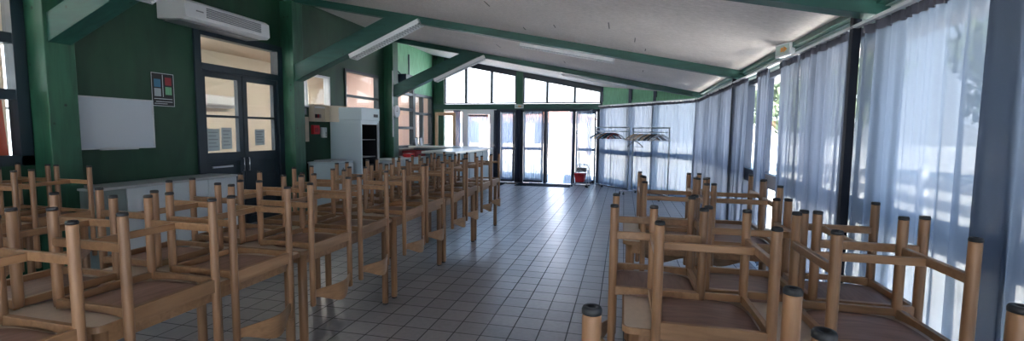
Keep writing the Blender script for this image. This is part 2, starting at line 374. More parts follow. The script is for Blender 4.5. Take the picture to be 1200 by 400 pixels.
window(Y0+.02, 3.36, 1.12, 3.42, [-5.75, -4.6, -3.45, -2.3, -1.15, 0.0, 1.15, 2.25], [1.81, 2.35], fw=.10, label='dark framed interior glazing left of the green post')
window(7.27, 8.20, 1.92, 2.55, [7.52], [], 'white_paint', .03, label='small white framed interior window')
window(8.72, 10.12, 1.20, 2.80, [], [2.24, 1.72], fw=.05, label='dark framed window above the refrigerator')
window(10.74, 12.02, 1.04, 2.92, [], [2.50, 2.08, 1.58], fw=.07, label='dark framed window with cross bars')
window(12.02, 13.30, 1.04, 2.55, [12.62], [2.00], fw=.07, label='dark framed corner window')


# adjoining room seen through the interior glazing
m = MB().box((-9.7, Y0, 0), (-9.58, 13.5, .8)).box((-9.7, Y0, 2.8), (-9.58, 13.5, 3.6))
for y in (-3.5, -1.0, 1.6, 4.4, 5.9, 12.6): m.box((-9.7, y, .8), (-9.58, y+.9, 2.8))
m.box((-9.7, 7.6, .8), (-9.58, 12.0, 2.8))
struct('wall_annex', m, 'cream', 'cream wall of the next room')
win_n[0] += 1  # far glazing added so that daylight brightens the next room
w = struct('window_%d' % win_n[0], MB().box((-9.66, Y0, 1.78), (-9.62, 13.5, 1.82)), 'white_paint', 'windows added to light the next room')
MB().box((-9.642, Y0, .8), (-9.638, 13.5, 2.8)).build('glass', 'glass', w)
struct('wall_annex_end', MB().box((-9.6, 13.4, 0), (-5.86, 13.5, 3.6)), 'pink_wall', 'pinkish end wall of the next room')
struct('ceiling_annex', MB().box((-9.6, Y0, 3.35), (-5.86, 13.5, 3.45)), 'warm_ceiling', 'warm boarded ceiling of the next room')
for k, (x, y) in enumerate([(-7.7, 0.6), (-8.2, 3.1), (-6.5, 8.2), (-7.2, 9.8), (-7.5, 12.2)]):  # invented lamps that brighten the next room
    t = thing('fill_lamp', 'fill lamp added to light the next room, number %s from the front' % ['one', 'two', 'three', 'four', 'five'][k], 'ceiling light', (x, y, 3.27), 0)
    MB().box((-.13, -.62, .03), (.13, .62, .08)).build('housing', 'white_paint', t, .008)
    MB().box((-.11, -.60, 0), (.11, .60, .03)).build('diffuser', 'fill_glow', t, .008)

# interior double door with a transom
def frame_x(m, x0, x1, y0, y1, z0, z1, w, wz=None, wb=None):
    wz = w if wz is None else wz; wb = wz if wb is None else wb
    m.box((x0, y0, z0), (x1, y0+w, z1)); m.box((x0, y1-w, z0), (x1, y1, z1))
    m.box((x0, y0+w, z1-wz), (x1, y1-w, z1)); m.box((x0, y0+w, z0), (x1, y1-w, z0+wb))
m = MB(); m.box((XL-.11, 5.20, 0), (XL+.03, 5.30, 2.90)); m.box((XL-.11, 6.76, 0), (XL+.03, 6.90, 2.90))
m.box((XL-.11, 5.30, 2.80), (XL+.03, 6.76, 2.90)); m.box((XL-.11, 5.30, 2.32), (XL+.03, 6.76, 2.42))
d1 = struct('door_1', m, 'dark_frame', 'dark framed glazed interior double door with transom', bevel=.004)
MB().box((XL-.06, 5.30, 2.42), (XL-.054, 6.76, 2.80)).build('transom_glass', 'glass', d1)
for k, (a, b) in enumerate([(5.30, 6.02), (6.04, 6.76)]):
    m = MB(); frame_x(m, XL-.08, XL-.01, a, b, 0.0, 2.32, .075, .08, 0.12)
    m.box((XL-.08, a+.07, 1.02), (XL-.01, b-.07, 1.15)); m.box((XL-.08, a+.07, 1.665), (XL-.01, b-.07, 1.70))
    m.box((XL-.055, a+.07, .12), (XL-.035, b-.07, 1.02))
    l = m.build('door_leaf', 'dark_frame', d1, .003)
    MB().box((XL-.05, a+.07, 1.15), (XL-.044, b-.07, 2.25)).build('glass', 'glass', l)
    hy = b-.04 if k == 0 else a+.04
    MB().tube((XL+.03, hy, .85), (XL+.03, hy, 1.06), .009).tube((XL-.01, hy, .86), (XL+.03, hy, .86), .008).tube((XL-.01, hy, 1.05), (XL+.03, hy, 1.05), .008).build('door_handle', 'chrome', l)
MB().box((XL-.005, 5.42, .93), (XL+.02, 5.78, .955)).build('letter_plate', 'alu', d1, .003)

t = thing('air_conditioner', 'white air conditioner on the far cream wall seen through the interior door', 'air conditioner', (-9.575, 9.15, 2.0))
MB().prism([(0, 0), (.16, 0), (.22, .06), (.22, .26), (.18, .30), (0, .30)], 1, -.42, .42).build('housing', 'white_paint', t, .01)
m = MB()
for i in range(3): m.box((.215, -.38, .04+i*.02), (.225, .38, .048+i*.02))
m.build('louvre', 'grey', t)
# notices on the door glass
def sheet_x(label, y0, y1, z0, z1, mat='paper_backlit', x=XL-.03, group=None):
    m = MB().box((x, y0, z0), (x+.002, y1, z1), 0)
    n = 5
    for i in range(n):
        zz = z1 - (z1-z0)*(i+1)/(n+1.2); m.box((x+.002, y0+.03, zz-.006), (x+.0026, y1-.03-.03*(i % 2), zz+.006), 1)
    return tag(m.build('paper_notice', [mat, 'grey']), label, 'notice', group)
sheet_x('grey paper notice on the left glass of the interior door, nearer of two', 5.38, 5.60, 1.18, 1.50)
sheet_x('grey paper notice on the left glass of the interior door, beside the latch', 5.63, 5.82, 1.20, 1.52)
sheet_x('grey paper notice on the right glass of the interior door', 6.27, 6.48, 1.24, 1.50)

# back wall ------------------------------------------------------------
m = MB()   # timber band over the doors, with corner post and clerestory posts
m.box((-5.86, YB-.02, 2.17), (-0.60, YB+.12, 2.33))
struct('trim_2', m, 'green_beam', 'green timber beam over the back doors', bevel=.005)
m = MB()
for (a, b) in [(-5.60, -5.40), (-3.12, -2.92)]:
    m.prism([(a, 2.33 if a > -4 else 0), (b, 2.33 if a > -4 else 0), (b, zceil(b)), (a, zceil(a))], 1, YB-.01, YB+.11)
m.prism([(-5.86, 0), (-5.60, 0), (-5.60, zceil(-5.6)), (-5.86, zceil(-5.86))], 1, YB, YB+.10)
struct('wall_back', m, 'green_timber', 'green timber posts of the back wall')
# clerestory panes
def gable_window(x0, x1, z0, fw=.035):
    win_n[0] += 1
    zt0, zt1 = zceil(x0)-.13, zceil(x1)-.13
    m = MB()
    m.box((x0, YB, z0), (x0+fw, YB+.08, zt0-.002)); m.box((x1-fw, YB, z0), (x1, YB+.08, zt1))
    m.box((x0, YB, z0), (x1, YB+.08, z0+fw)); m.prism([(x0, zt0-fw), (x1, zt1-fw), (x1, zt1), (x0, zt0)], 1, YB, YB+.08)
    o = struct('window_%d' % win_n[0], m, 'dark_frame', 'sloping clerestory window over the back doors')
    MB().prism([(x0+.01, z0+.01), (x1-.01, z0+.01), (x1-.01, zt1-.01), (x0+.01, zt0-.01)], 1, YB+.04, YB+.046).build('glass', 'glass', o)
for a, b in [(-5.38, -4.69), (-4.69, -3.88), (-3.88, -3.13), (-2.91, -2.20), (-2.20, -1.40), (-1.40, -0.66)]: gable_window(a, b, 2.34)
m = MB().prism([(-5.86, zceil(-5.86)-.13), (-0.60, zceil(-0.6)-.13), (-0.60, zceil(-0.6)+.05), (-5.86, zceil(-5.86)+.05)], 1, YB, YB+.10)
struct('trim_3', m, 'dark_frame', 'dark rail under the ceiling of the back wall')
# lower back wall: cream framed glazing on the left, dark door frames on the right
m = MB(); m.box((-5.40, YB, 0), (-4.78, YB+.10, .45)); m.box((-5.40, YB, 2.10), (-4.78, YB+.10, 2.17))
m.box((-4.80, YB-.01, 0), (-4.62, YB+.10, 2.17)); m.box((-3.93, YB-.01, 0), (-3.72, YB+.10, 2.17)); m.box((-4.62, YB-.01, 2.02), (-3.93, YB+.10, 2.17)); m.box((-4.62, YB-.01, 0), (-3.93, YB+.10, .50))
dw = struct('door_2', m, 'white_paint', 'white framed glazed door beside the bar', bevel=.004)
MB().box((-4.62, YB+.05, .5), (-3.93, YB+.056, 2.02)).build('glass', 'glass', dw)
MB().box((-5.40, YB+.05, .45), (-4.80, YB+.056, 2.10)).build('side_glass', 'glass', dw)
m = MB()
for a, b in [(-3.72, -3.60), (-3.16, -2.90), (-2.29, -2.19), (-1.46, -1.36), (-0.76, -0.62)]: m.box((a, YB, 0), (b, YB+.09, 2.17))
m.box((-3.6, YB, 2.10), (-.66, YB+.09, 2.17))
struct('trim_4', m, 'steel_dark', 'dark steel posts of the back doors', bevel=.004)
def dark_door(n, x0, x1, y=YB+.03, rot=0.0, hinge=None):
    w = x1-x0; m = MB(); fw = .05
    m.box((0, -.02, .01), (fw, .02, 2.10)); m.box((w-fw, -.02, .01), (w, .02, 2.10)); m.box((fw, -.02, 2.03), (w-fw, .02, 2.10)); m.box((fw, -.02, .01), (w-fw, .02, .14)); m.box((fw, -.02, .97), (w-fw, .02, 1.05))
    o = m.build('door_%d' % n, 'steel_dark', None, .003, (x0, y, 0), rot); o['kind'] = 'structure'; o['label'] = 'dark steel glazed back door'
    MB().box((fw, -.003, .14), (w-fw, .003, 2.03)).build('glass', 'glass', o)
    MB().tube((w-.03, -.05, .95), (w-.03, -.05, 1.12), .008).tube((w-.03, -.05, 1.03), (w-.03, -.02, 1.03), .01).build('door_handle', 'alu', o)
    return o
dark_door(3, -3.59, -3.17); dark_door(4, -2.89, -2.30); dark_door(5, -1.35, -0.77)
dark_door(6, -2.18, -1.46, YB+.09, radians(100))      # the open leaf, swung outside

# slanted back-right wall -------------------------------------------------
chA, chB = Vector((*CH_A, 0)), Vector((*CH_B, 0)); chd = (chB-chA); chL = chd.length; chd.normalize(); chang = atan2(chd.y, chd.x)
def on_ch(s, off=0.0, z=0.0):          # off > 0: into the room
    n = Vector((chd.y, -chd.x, 0)) ; n = n if n.y < 0 else -n
    p = chA + chd*s + n*off; return (p.x, p.y, z)
def ch_struct(name, mb, mat, label, parent=None, bev=0.0):
    o = mb.build(name, mat, parent, bev, None if parent else (*CH_A, 0), 0 if parent else chang)
    if not parent: o['kind'] = 'structure'; o['label'] = label
    return o
# local: x along the wall, -y into the room
m = MB()
def chz(s): return zceil(CH_A[0] + chd.x*s)
for a, b in [(0.06, 1.14), (1.26, 2.04), (2.12, 3.52)]: m.prism([(a, 2.36), (b, 2.36), (b, chz(b)), (a, chz(a))], 1, .0, .09)
ch_struct('wall_back_right', m, 'green_bright', 'light green boards above the slanted window wall')
m = MB()
for a, b in [(-.05, .07), (1.14, 1.26), (2.03, 2.13), (3.50, 3.62)]: m.prism([(a, 0), (b, 0), (b, chz(b)), (a, chz(a))], 1, -.02, .11)
m.box((-.05, .03, 2.22), (3.6, .10, 2.36)); m.box((0, 0, .9), (3.6, .07, 1.03)); m.box((0, 0, 0), (3.6, .08, .12))
tn = 5
ch_struct('trim_61', MB().box((0, -.11, 2.235), (3.42, -.02, 2.27)), 'white_paint', 'white curtain rail on the slanted wall')
ch_struct('trim_62', MB().box((.07, -.018, 2.28), (3.5, .02, 2.37)), 'green_bright', 'light green board strip over the slanted wall rail')
win_n[0] += 1
w = ch_struct('window_%d' % win_n[0], m, 'steel_dark', 'slanted window wall with dark posts', bev=.004)
MB().box((.05, .035, .1), (3.55, .041, 2.24)).build('glass', 'glass', w)

# right window wall ---------------------------------------------------------
m = MB()
ys = [-6.95, -5.75, -4.6, -3.48, -2.3, -1.15, 0.0, 1.17, 2.20, 3.58, 4.70, 6.24, 7.08, 8.25, 9.4, 10.6]
for i, y in enumerate(ys):
    wv = .055 if y not in (3.58, 7.08, 0.0, 10.6) else .075
    m.box((XR+.02, y-wv, 0), (XR+.12, y+wv, 2.24))
m.box((XR+.03, Y0, .865), (XR+.11, 10.66, 1.03)); m.box((XR+.02, Y0, 0), (XR+.12, 10.66, .12)); m.box((XR+.03, Y0, 2.16), (XR+.11, 10.66, 2.24))
win_n[0] += 1
w = struct('window_%d' % win_n[0], m, 'steel_dark', 'long right window wall with dark steel posts and rail', bevel=.004)
MB().box((XR+.065, Y0, .1), (XR+.071, 10.6, 2.2)).build('glass', 'glass', w)
m = MB(); m.box((XR-.02, Y0, 2.22), (XR+.13, 10.66, 2.40)); m.box((XR-.05, Y0, 2.25), (XR-.02, 10.6, 2.275)); m.box((XR-.05, Y0, 2.305), (XR-.02, 10.6, 2.33))
struct('wall_right', m, 'pale_header', 'pale green header above the right windows', bevel=.003)
m = MB().box((XR-.16, Y0, 2.205), (XR-.125, 10.5, 2.225))
struct('trim_5', m, 'white_paint', 'white curtain rail along the right windows')
m = MB().prism([(XR-.10, zceil(XR-.10)-.045), (XR-.02, zceil(XR-.02)-.045), (XR-.02, zceil(XR-.02)), (XR-.10, zceil(XR-.10))], 1, Y0, 10.6)
struct('trim_6', m, 'green_beam', 'green edge batten where the ceiling meets the right wall')
tn = 6
for y in (3.60, 7.10):
    tn += 1; struct('trim_%d' % tn, MB().box((XR-.16, y-.025, 0), (XR-.11, y+.025, 2.40)), 'post_navy', 'dark steel post between the right curtains', bevel=.004)

# beams, posts and slanting braces ------------------------------------------
for k, y in enumerate((-3.5, 0.0, 3.5, 7.0, 10.5)):
    tn += 1; x0, x1 = XL, XR
    struct('trim_%d' % tn, MB().prism([(x0, zceil(x0)-.11), (x1, zceil(x1)-.11), (x1, zceil(x1)+.01), (x0, zceil(x0)+.01)], 1, y-.07, y+.07), 'green_beam', 'green ceiling beam', bevel=.006)
    tn += 1; struct('trim_%d' % tn, MB().box((XL+.001, y-.13, 0), (XL+.25, y+.13, zceil(XL+.25)-.1)), 'green_timber', 'green knotty timber post', bevel=.008)
    tn += 1
    zb = lambda x: 2.29 + .42*(x+5.6)
    xe = -3.36; tp = .28
    xq = (2.67-.10-2.29-tp-.42*5.6)/(.62)   # upper edge meets the ceiling
    struct('trim_%d' % tn, MB().prism([(XL+.2, zb(XL+.2)), (xe, zb(xe)), (xe+.02, zceil(xe)-.105), (xq, zceil(xq)-.105), (XL+.2, zb(XL+.2)+tp)], 1, y-.10, y+.10), 'green_beam', 'green slanting brace from post to beam', bevel=.006)
# conduit down the third post
MB_c = MB().box((XL+.255, 10.30, 1.35), (XL+.275, 10.33, 2.95))
tn += 1; struct('trim_%d' % tn, MB_c, 'light_grey', 'grey cable conduit on the far post')

# fluorescent fittings -------------------------------------------------------
def light_fitting(name, label, loc, rot, length=1.35, grille=True):
    t = thing(name, label, 'ceiling light', loc); t.rotation_euler = rot
    L = length/2
    MB().prism([(-.112, .07), (.112, .07), (.112, .0), (.100, .0), (.085, .055), (-.085, .055), (-.100, 0), (-.112, 0)], 0, -L, L).build('housing', 'white_paint', t)
    MB().box((-L, -.112, -.003), (-L+.012, .112, .07)).build('end_cap', 'light_grey', t); MB().box((L-.012, -.112, -.003), (L, .112, .07)).build('end_cap', 'light_grey', t)
    MB().tube((-L+.03, -.0, .035), (L-.03, -.0, .035), .013).build('tube', 'tube_light', t)
    m = MB(); n = int(length/.05)
    for i in range(1, n): m.box((-L+i*length/n-.002, -.100, 0.0), (-L+i*length/n+.002, .100, .028))
    m.box((-L, -.002, 0.001), (L, .002, .03)); m.build('grille', 'light_grey', t)
    return t
sl = math.atan(.40)
for nm, y in (('light fitting with grille under the nearest green brace', 3.5), ('light fitting with grille under the middle green brace', 7.0), ('light fitting with grille under the far green brace by the windows', 10.5)):
    light_fitting('strip_light', 'white fluorescent ' + nm, (-3.80, y-.02, 2.27+.42*1.8-.085), (0, -math.atan(.42), 0))
for nm, x, y in (('nearer', -.92, 7.36), ('farther', -.70, 10.86)):
    lf = light_fitting('strip_light', 'long flat white ceiling light, %s of the two on the open ceiling' % nm, (x, y, zceil(x)-.135), (0, math.atan(.2), 0), 1.5)
    for bx in (-.5, .5): MB().box((bx-.02, -.03, .069), (bx+.02, .03, .118)).build('bracket', 'light_grey', lf)

# ------------------------------------------------------------------ chair
TOPZ = 0.745
CW, CD = 0.197, 0.383          # half width between posts, depth
def make_chair():
    r = thing('chair', '', 'chair')
    # rear legs run down past the seat and carry the backrest (the chair is upside down)
    for s in (-1, 1):
        leg = MB().lathe([(.013, -.358), (.0178, -.352), (.0182, -.1), (.0185, .05), (.0182, .405), (.0168, .415)], (s*CW, 0, 0), 18).build('leg', 'beech', r)
        MB().lathe([(.0165, .412), (.0190, .413), (.0190, .421), (.0165, .426), (.0085, .4262), (.0070, .4225), (.0001, .4222)], (s*CW, 0, 0), 18).build('leg_cap', 'rubber', leg)
        leg = MB().lathe([(.0165, .014), (.0182, .05), (.0182, .405), (.0168, .415)], (s*(CW-.004), CD, 0), 18).build('leg', 'beech', r)
        MB().lathe([(.0165, .412), (.0190, .413), (.0190, .421), (.0165, .426), (.0085, .4262), (.0070, .4225), (.0001, .4222)], (s*(CW-.004), CD, 0), 18).build('leg_cap', 'rubber', leg)
        MB().box((s*CW-.0105, .006, .268), (s*CW+.0105, CD-.006, .303)).build('stretcher', 'beech_flat', r, .004)
    MB().box((-CW+.008, CD*.56, .266), (CW-.008, CD*.56+.018, .298)).build('stretcher', 'beech_flat', r, .004)
    # seat frame: four rails, the underside of each side rail gently arched
    m = MB()
    m.box((-CW+.01, -.011, -.022), (CW-.01, .011, .042)); m.box((-CW+.01, CD-.011, .014), (CW-.01, CD+.011, .046))
    for s in (-1, 1):
        n = 10; lo = [(.004+(CD-.008)*i/n, .004 + .016*sin(pi*i/n)) for i in range(n+1)]
        poly = lo + [(CD-.004, .046), (.004, .046)]
        m.prism(poly, 0, s*CW-.011, s*CW+.011)
    m.build('seat_frame', 'beech_flat', r, .0025)
    # moulded plywood seat with rounded corners, dished
    m = MB(); nx, ny = 14, 12; W, D = CW-.012, CD+.008
    def pt(i, k, up):
        u = -1+2*i/nx; v = -1+2*k/ny
        e = 5.0 if v < 0 else 3.0; q = (abs(u)**e + abs(v)**e)**(1/e) / max(abs(u), abs(v), 1e-6); 
        q = max(q, 1.0); uu, vv = u/q, v/q
        z = .0125*(1-uu*uu)*(1-vv**4)
        return (uu*W, CD/2+.0 + vv*D/2, z + (.0105 if up else 0.0005))
    idx = lambda i, k: k*(nx+1)+i
    for up in (0, 1):
        vs = [pt(i, k, up) for k in range(ny+1) for i in range(nx+1)]
        m.add(vs, [(idx(i,k), idx(i+1,k), idx(i+1,k+1), idx(i,k+1)) for k in range(ny) for i in range(nx)], 0, True)
    ring = [(i, 0) for i in range(nx)] + [(nx, k) for k in range(ny)] + [(i, ny) for i in range(nx, 0, -1)] + [(0, k) for k in range(ny, 0, -1)]
    lo = [pt(i, k, 0) for i, k in ring]; hi = [pt(i, k, 1) for i, k in ring]; n = len(ring)
    m.add(lo+hi, [(a, (a+1) % n, n+(a+1) % n, n+a) for a in range(n)], 0)
    m.build('seat', 'seat_ply', r)
    # bent plywood backrest
    m = MB(); n = 22; vs = []
    for i in range(n+1):
        u = -1+2*i/n; k = cos(pi/2*u)**1.25 if abs(u) < 1 else 0.0
        x = u*(CW+.004); kk = (0.5+0.5*cos(pi*u))**.85; y = -.010 - .072*kk
        zt = -.262 - .004*kk + (.012 if abs(u) > .8 else 0)*0; zb_ = -.312 - .050*kk**.8
        zt = -.258 + .008*kk; zb_ = -.303 - .070*kk**1.15
        for (dy, z) in ((0, zt), (0, zb_), (.009, zb_), (.009, zt)): vs.append((x, y+dy, z))
    fs = []
    for i in range(n):
        for q in range(4): a = i*4; fs.append((a+q, a+(q+1) % 4, a+4+(q+1) % 4, a+4+q))
    fs += [(0, 1, 2, 3), (n*4+3, n*4+2, n*4+1, n*4)]
    m.add(vs, fs, 0, False)
    m.build('backrest', 'beech_flat', r, .002)
    return r
chair0 = make_chair(); used = [False]
index_kids()
def place_chair(x, y, facing, label, group):
    """x, y: midpoint between the rear legs; facing: direction (deg) from rear legs to front legs"""
    if not used[0]: o = chair0; used[0] = True
    else: o = copy_tree(chair0)
    o.location = (x, y, TOPZ); o.rotation_euler.z = radians(facing-90 + random.uniform(-1.2, 1.2))
    o['label'] = label; o['group'] = group
    return o
def make_table(w, l):           # w along local x, l along local y
    r = thing('table', '', 'table')
    def rr(w, l, rad, n=6):
        out = []
        for cx, cy, a0 in ((w/2-rad, l/2-rad, 0), (-w/2+rad, l/2-rad, 90), (-w/2+rad, -l/2+rad, 180), (w/2-rad, -l/2+rad, 270)):
            for i in range(n+1): a = radians(a0+90*i/n); out.append((cx+rad*cos(a), cy+rad*sin(a)))
        return out
    MB().prism(rr(w-.016, l-.016, .03), 2, .722, TOPZ-.0005).build('tabletop', 'laminate', r)
    a = rr(w, l, .038); b = rr(w-.018, l-.018, .030); n = len(a)
    m = MB(); m.add([(*p, .718) for p in a]+[(*p, .7435) for p in a]+[(*p, .7435) for p in b]+[(*p, .718) for p in b],
        [(k*n+i, k*n+(i+1) % n, ((k+1) % 4)*n+(i+1) % n, ((k+1) % 4)*n+i) for k in range(4) for i in range(n)])
    m.build('table_edge', 'beech_flat', r)
    m = MB(); q = .05
    m.box((-w/2+q, -l/2+q, .652), (w/2-q, -l/2+q+.02, .72)); m.box((-w/2+q, l/2-q-.02, .652), (w/2-q, l/2-q, .72))
    m.box((-w/2+q-.02, -l/2+q, .652), (-w/2+q, l/2-q, .72)); m.box((w/2-q, -l/2+q, .652), (w/2-q+.02, l/2-q, .72))
    m.build('apron', 'beech_flat', r, .003)
    for sx in (-1, 1):
        for sy in (-1, 1):
            lg = MB().lathe([(.023, .012), (.0265, .02), (.0275, .35), (.0275, .72)], (sx*(w/2-.055), sy*(l/2-.055), 0), 20).build('leg', 'beech', r)
            MB().lathe([(.020, 0), (.024, .003), (.024, .014), (.020, .016)], (sx*(w/2-.055), sy*(l/2-.055), 0), 16).build('leg_cap', 'rubber', lg)
    return r
table0 = make_table(.78, 1.15); tused = [False]; index_kids()
def place_table(x, y, rot, label):
    o = table0 if not tused[0] else copy_tree(table0)
    tused[0] = True; o.location = (x, y, 0); o.rotation_euler.z = radians(rot); o['label'] = label; o['group'] = 'long rows of beech canteen tables'
    return o
# aisle row (left of the aisle)
TY = [(-1.10, 'at the near end'), (0.055, 'cut off by the bottom left corner'), (1.26, 'nearest seen whole'), (2.42, 'second in line'), (3.62, 'third in line'), (4.79, 'fourth in line'), (5.92, 'last, nearest the back doors')]
names = {1.26: 'first', 2.42: 'second', 3.62: 'third', 4.79: 'fourth', 5.92: 'fifth'}
for (y, w) in TY[1:]:
    place_table(-2.295, y+.575, 0, 'beech canteen table left of the aisle, ' + w)
AIS = [(.99, 'table nearest the camera'), (1.555, 'first full table'), (2.06, 'first full table'), (2.655, 'second table'), (3.195, 'second table'), (3.90, 'third table'), (4.39, 'third table'),
       (5.08, 'fourth table'), (5.58, 'fourth table'), (6.20, 'fifth table'), (6.68, 'fifth table')]
seen = {}
for (y, w) in AIS:
    k = seen.get(w, 0); seen[w] = k+1
    place_chair(-1.87, y, 180, 'upturned chair, aisle side of the %s, left row, %s' % (w, 'nearer one' if k == 0 else 'farther one'), 'upturned chairs on the aisle side')
OPP = [(.45, 'table nearest the camera'), (.95, 'table nearest the camera'), (1.50, 'first full table'), (2.10, 'first full table'), (2.66, 'second table'), (3.24, 'second table'), (3.86, 'third table'), (4.42, 'third table'),
       (5.02, 'fourth table'), (5.56, 'fourth table'), (6.18, 'fifth table'), (6.70, 'fifth table')]
seen = {}
for (y, w) in OPP:
    k = seen.get(w, 0); seen[w] = k+1
    place_chair(-2.775, y, 0, 'upturned chair, wall side of the %s, left row, %s' % (w, 'nearer one' if k == 0 else 'farther one'), 'upturned chairs on the far side of the left row')
# row by the left wall
for y, w in [(.70, 'nearer one'), (1.88, 'farther one')]:
    place_table(-4.88, y+.575, 0, 'beech table under the dark left windows, ' + w)
for y, w in [(1.10, 'third from the green post'), (2.28, 'second from the green post'), (2.785, 'closest to the green post')]:
    place_chair(-4.455, y, 180, 'upturned chair on the table under the left windows, room side, ' + w, 'upturned chairs by the left windows')
for y, w in [(1.05, 'third from the green post'), (2.22, 'second from the green post'), (2.80, 'closest to the green post')]:
    place_chair(-5.36+.03, y, 0, 'upturned chair on the table under the left windows, window side, ' + w, 'upturned chairs by the left windows')
# right group by the curtains
place_table(.59, 2.18, 90, 'middle beech table by the right curtains, pale top corner showing')
place_table(.59, 3.66, 90, 'beech table by the right curtains, farthest of the three')
place_table(.59, .665, 90, 'beech table at the bottom edge by the right curtains, nearest')
G = 'upturned chairs by the right curtains'
place_chair(.337, 1.772, 90, 'upturned chair on the middle right table, front left of the pair', G)
place_chair(.916, 1.772, 90, 'upturned chair on the middle right table, front right beside the near curtain', G)
place_chair(-.030, 2.335, 0, 'upturned chair hooked over the aisle end of the middle right table', G)
place_chair(.575, 2.600, 270, 'upturned chair in the middle of the far side of the middle right table', G)
place_chair(1.205, 2.395, 180, 'upturned chair hooked over the curtain end of the middle right table', G)
place_chair(.345, 3.245, 90, 'upturned chair on the farthest right table, front left near the aisle', G)
place_chair(.785, 3.250, 90, 'upturned chair on the farthest right table, front right', G)
place_chair(.340, 4.065, 270, 'upturned chair on the farthest right table, back left near the aisle', G)
place_chair(.815, 4.070, 270, 'upturned chair on the farthest right table, back right by the curtain', G)
place_chair(-.050, .655, 0, 'upturned chair, single capped leg showing at the bottom edge beside the aisle', G)
place_chair(.556, 1.070, 270, 'upturned chair at the bottom edge whose black capped legs stand nearest the camera', G)

# ------------------------------------------------------------------ curtains
def curtain(label, p0, p1, z0=.04, z1=2.20, folds=7, amp=.045, mat='curtain_cloth', p0b=None, p1b=None, seed=0, tape=True, group=None, cat='curtain'):
    rnd = random.Random(seed*31+5); p0 = Vector(p0); p1 = Vector(p1); p0b = Vector(p0b) if p0b else p0; p1b = Vector(p1b) if p1b else p1
    L = (p1-p0).length; d = (p1-p0).normalized(); nrm = Vector((-d.y, d.x))
    side = 1 if (Vector((-2, 4)) - p0).dot(nrm) > 0 else -1
    nc = max(24, int(folds*14)); nr = 22
    ph = [rnd.uniform(0, 6.28) for _ in range(6)]
    def off(u, w):
        s = u*folds*2*pi
        a = sin(s + ph[0] + .9*sin(u*7+ph[1]) + .5*sin(w*1.7+ph[4])) * (.55+.45*sin(u*9+ph[2]))
        b = .45*sin(2.3*s + ph[3] + .7*w)*(1-w*.6)
        return amp*(.55+.45*w)*(a+b*.5)
    def pos(u, w, extra=0):
        t = p0.lerp(p1, u); bt = p0b.lerp(p1b, u); q = t.lerp(bt, w**1.3)
        q = q + nrm*(off(u, w)+extra) + d*(.018*sin(u*folds*2*pi*1.7+ph[5])*w)
        return (q.x, q.y, z1+(z0-z1)*w)
    m = MB(); vs = [pos(i/nc, k/nr) for k in range(nr+1) for i in range(nc+1)]; I = lambda i, k: k*(nc+1)+i
    m.add(vs, [(I(i,k), I(i+1,k), I(i+1,k+1), I(i,k+1)) for k in range(nr) for i in range(nc)], 0, True)
    base = (p0.x, p0.y, z0)
    m.v = [(x-base[0], y-base[1], z-base[2]) for x, y, z in m.v]
    o = m.build('curtain', mat, None, 0, base); tag(o, label, cat, group)
    if tape:
        m = MB(); nt = nc*2; vs = []
        for k, z in enumerate((z1+.012, z1-.05)):
            for i in range(nt+1):
                u = i/nt; x, y, _ = pos(u, 0, .006*sin(u*L*120)); q = Vector((x, y)) + nrm*.007*side
                vs.append((q.x-base[0], q.y-base[1], z + .004*sin(u*L*90) - base[2]))
        m.add(vs, [(i, i+1, nt+2+i, nt+1+i) for i in range(nt)], 0, True)
        m.build('heading_tape', 'curtain_tape', o)
    return o
XC = 1.50
RG = 'curtains along the right windows'
curtain('pale blue net curtain at the right edge of the picture', (XC-.03, -.30), (XC-.03, 2.36), folds=12, seed=1, mat='curtain_cloth', p1b=(XC-.03, 2.32), group=RG)
curtain('wide pale blue curtain between the right edge and the dark steel post', (XC+.02, 2.22), (XC+.02, 3.60), folds=9, seed=2, amp=.045, p0b=(XC+.02, 2.16), group=RG)
curtain('grey curtain just beyond the dark steel post', (XC, 3.66), (XC, 4.60), folds=7, seed=3, amp=.05, mat='curtain_grey', p1b=(XC, 4.56), group=RG)
curtain('narrow grey curtain in the middle of the right wall with bright gap behind it', (XC, 4.66), (XC, 5.14), folds=4, seed=4, amp=.04, mat='curtain_grey', p1b=(XC, 5.08), group=RG)
curtain('narrow grey curtain hanging alone between two bright gaps', (XC, 5.50), (XC, 5.98), folds=4, seed=5, amp=.04, mat='curtain_grey', p1b=(XC, 5.92), group=RG)
curtain('folded grey curtain beside the far steel post, before it', (XC, 6.42), (XC, 7.12), folds=6, seed=6, amp=.05, mat='curtain_grey', p0b=(XC-.02, 6.46), group=RG)
curtain('folded grey curtain beyond the far steel post', (XC, 7.14), (XC, 8.40), folds=8, seed=7, amp=.06, mat='curtain_grey', group=RG)
curtain('grey curtain at the far end of the right wall next to the slanted wall', (XC, 8.42), (XC-.02, 10.50), folds=9, seed=8, amp=.07, mat='curtain_grey', group=RG)
CG = 'curtains on the slanted wall'
for k, (a, b, lab, mt) in enumerate([(.06, 1.20, 'grey curtain behind the left clothes rack, beside the back door', 'curtain_grey'), (1.18, 2.13, 'grey curtain behind the hangers, middle of the slanted wall', 'curtain_grey'), (2.09, 3.47, 'pale curtain at the right of the slanted wall, next to the right windows', 'curtain_cloth')]):
    pa, pb = on_ch(a, .10), on_ch(b, .10)
    curtain(lab, pa[:2], pb[:2], z1=2.22, folds=[8, 6, 9][k], amp=.04, mat=mt, seed=20+k, group=CG)
BG = 'sheer curtains on the back doors'
curtain('sheer curtain in the narrow dark glazed door left of the mat', (-3.56, YB-.07), (-3.20, YB-.07), z0=.08, z1=2.08, folds=6, amp=.022, mat='curtain_sheer', seed=30, tape=False, group=BG)
curtain('sheer curtain in the dark glazed door left of the open doorway', (-2.86, YB-.07), (-2.32, YB-.07), z0=.08, z1=2.12, folds=8, amp=.025, mat='curtain_sheer', seed=31, tape=False, group=BG)
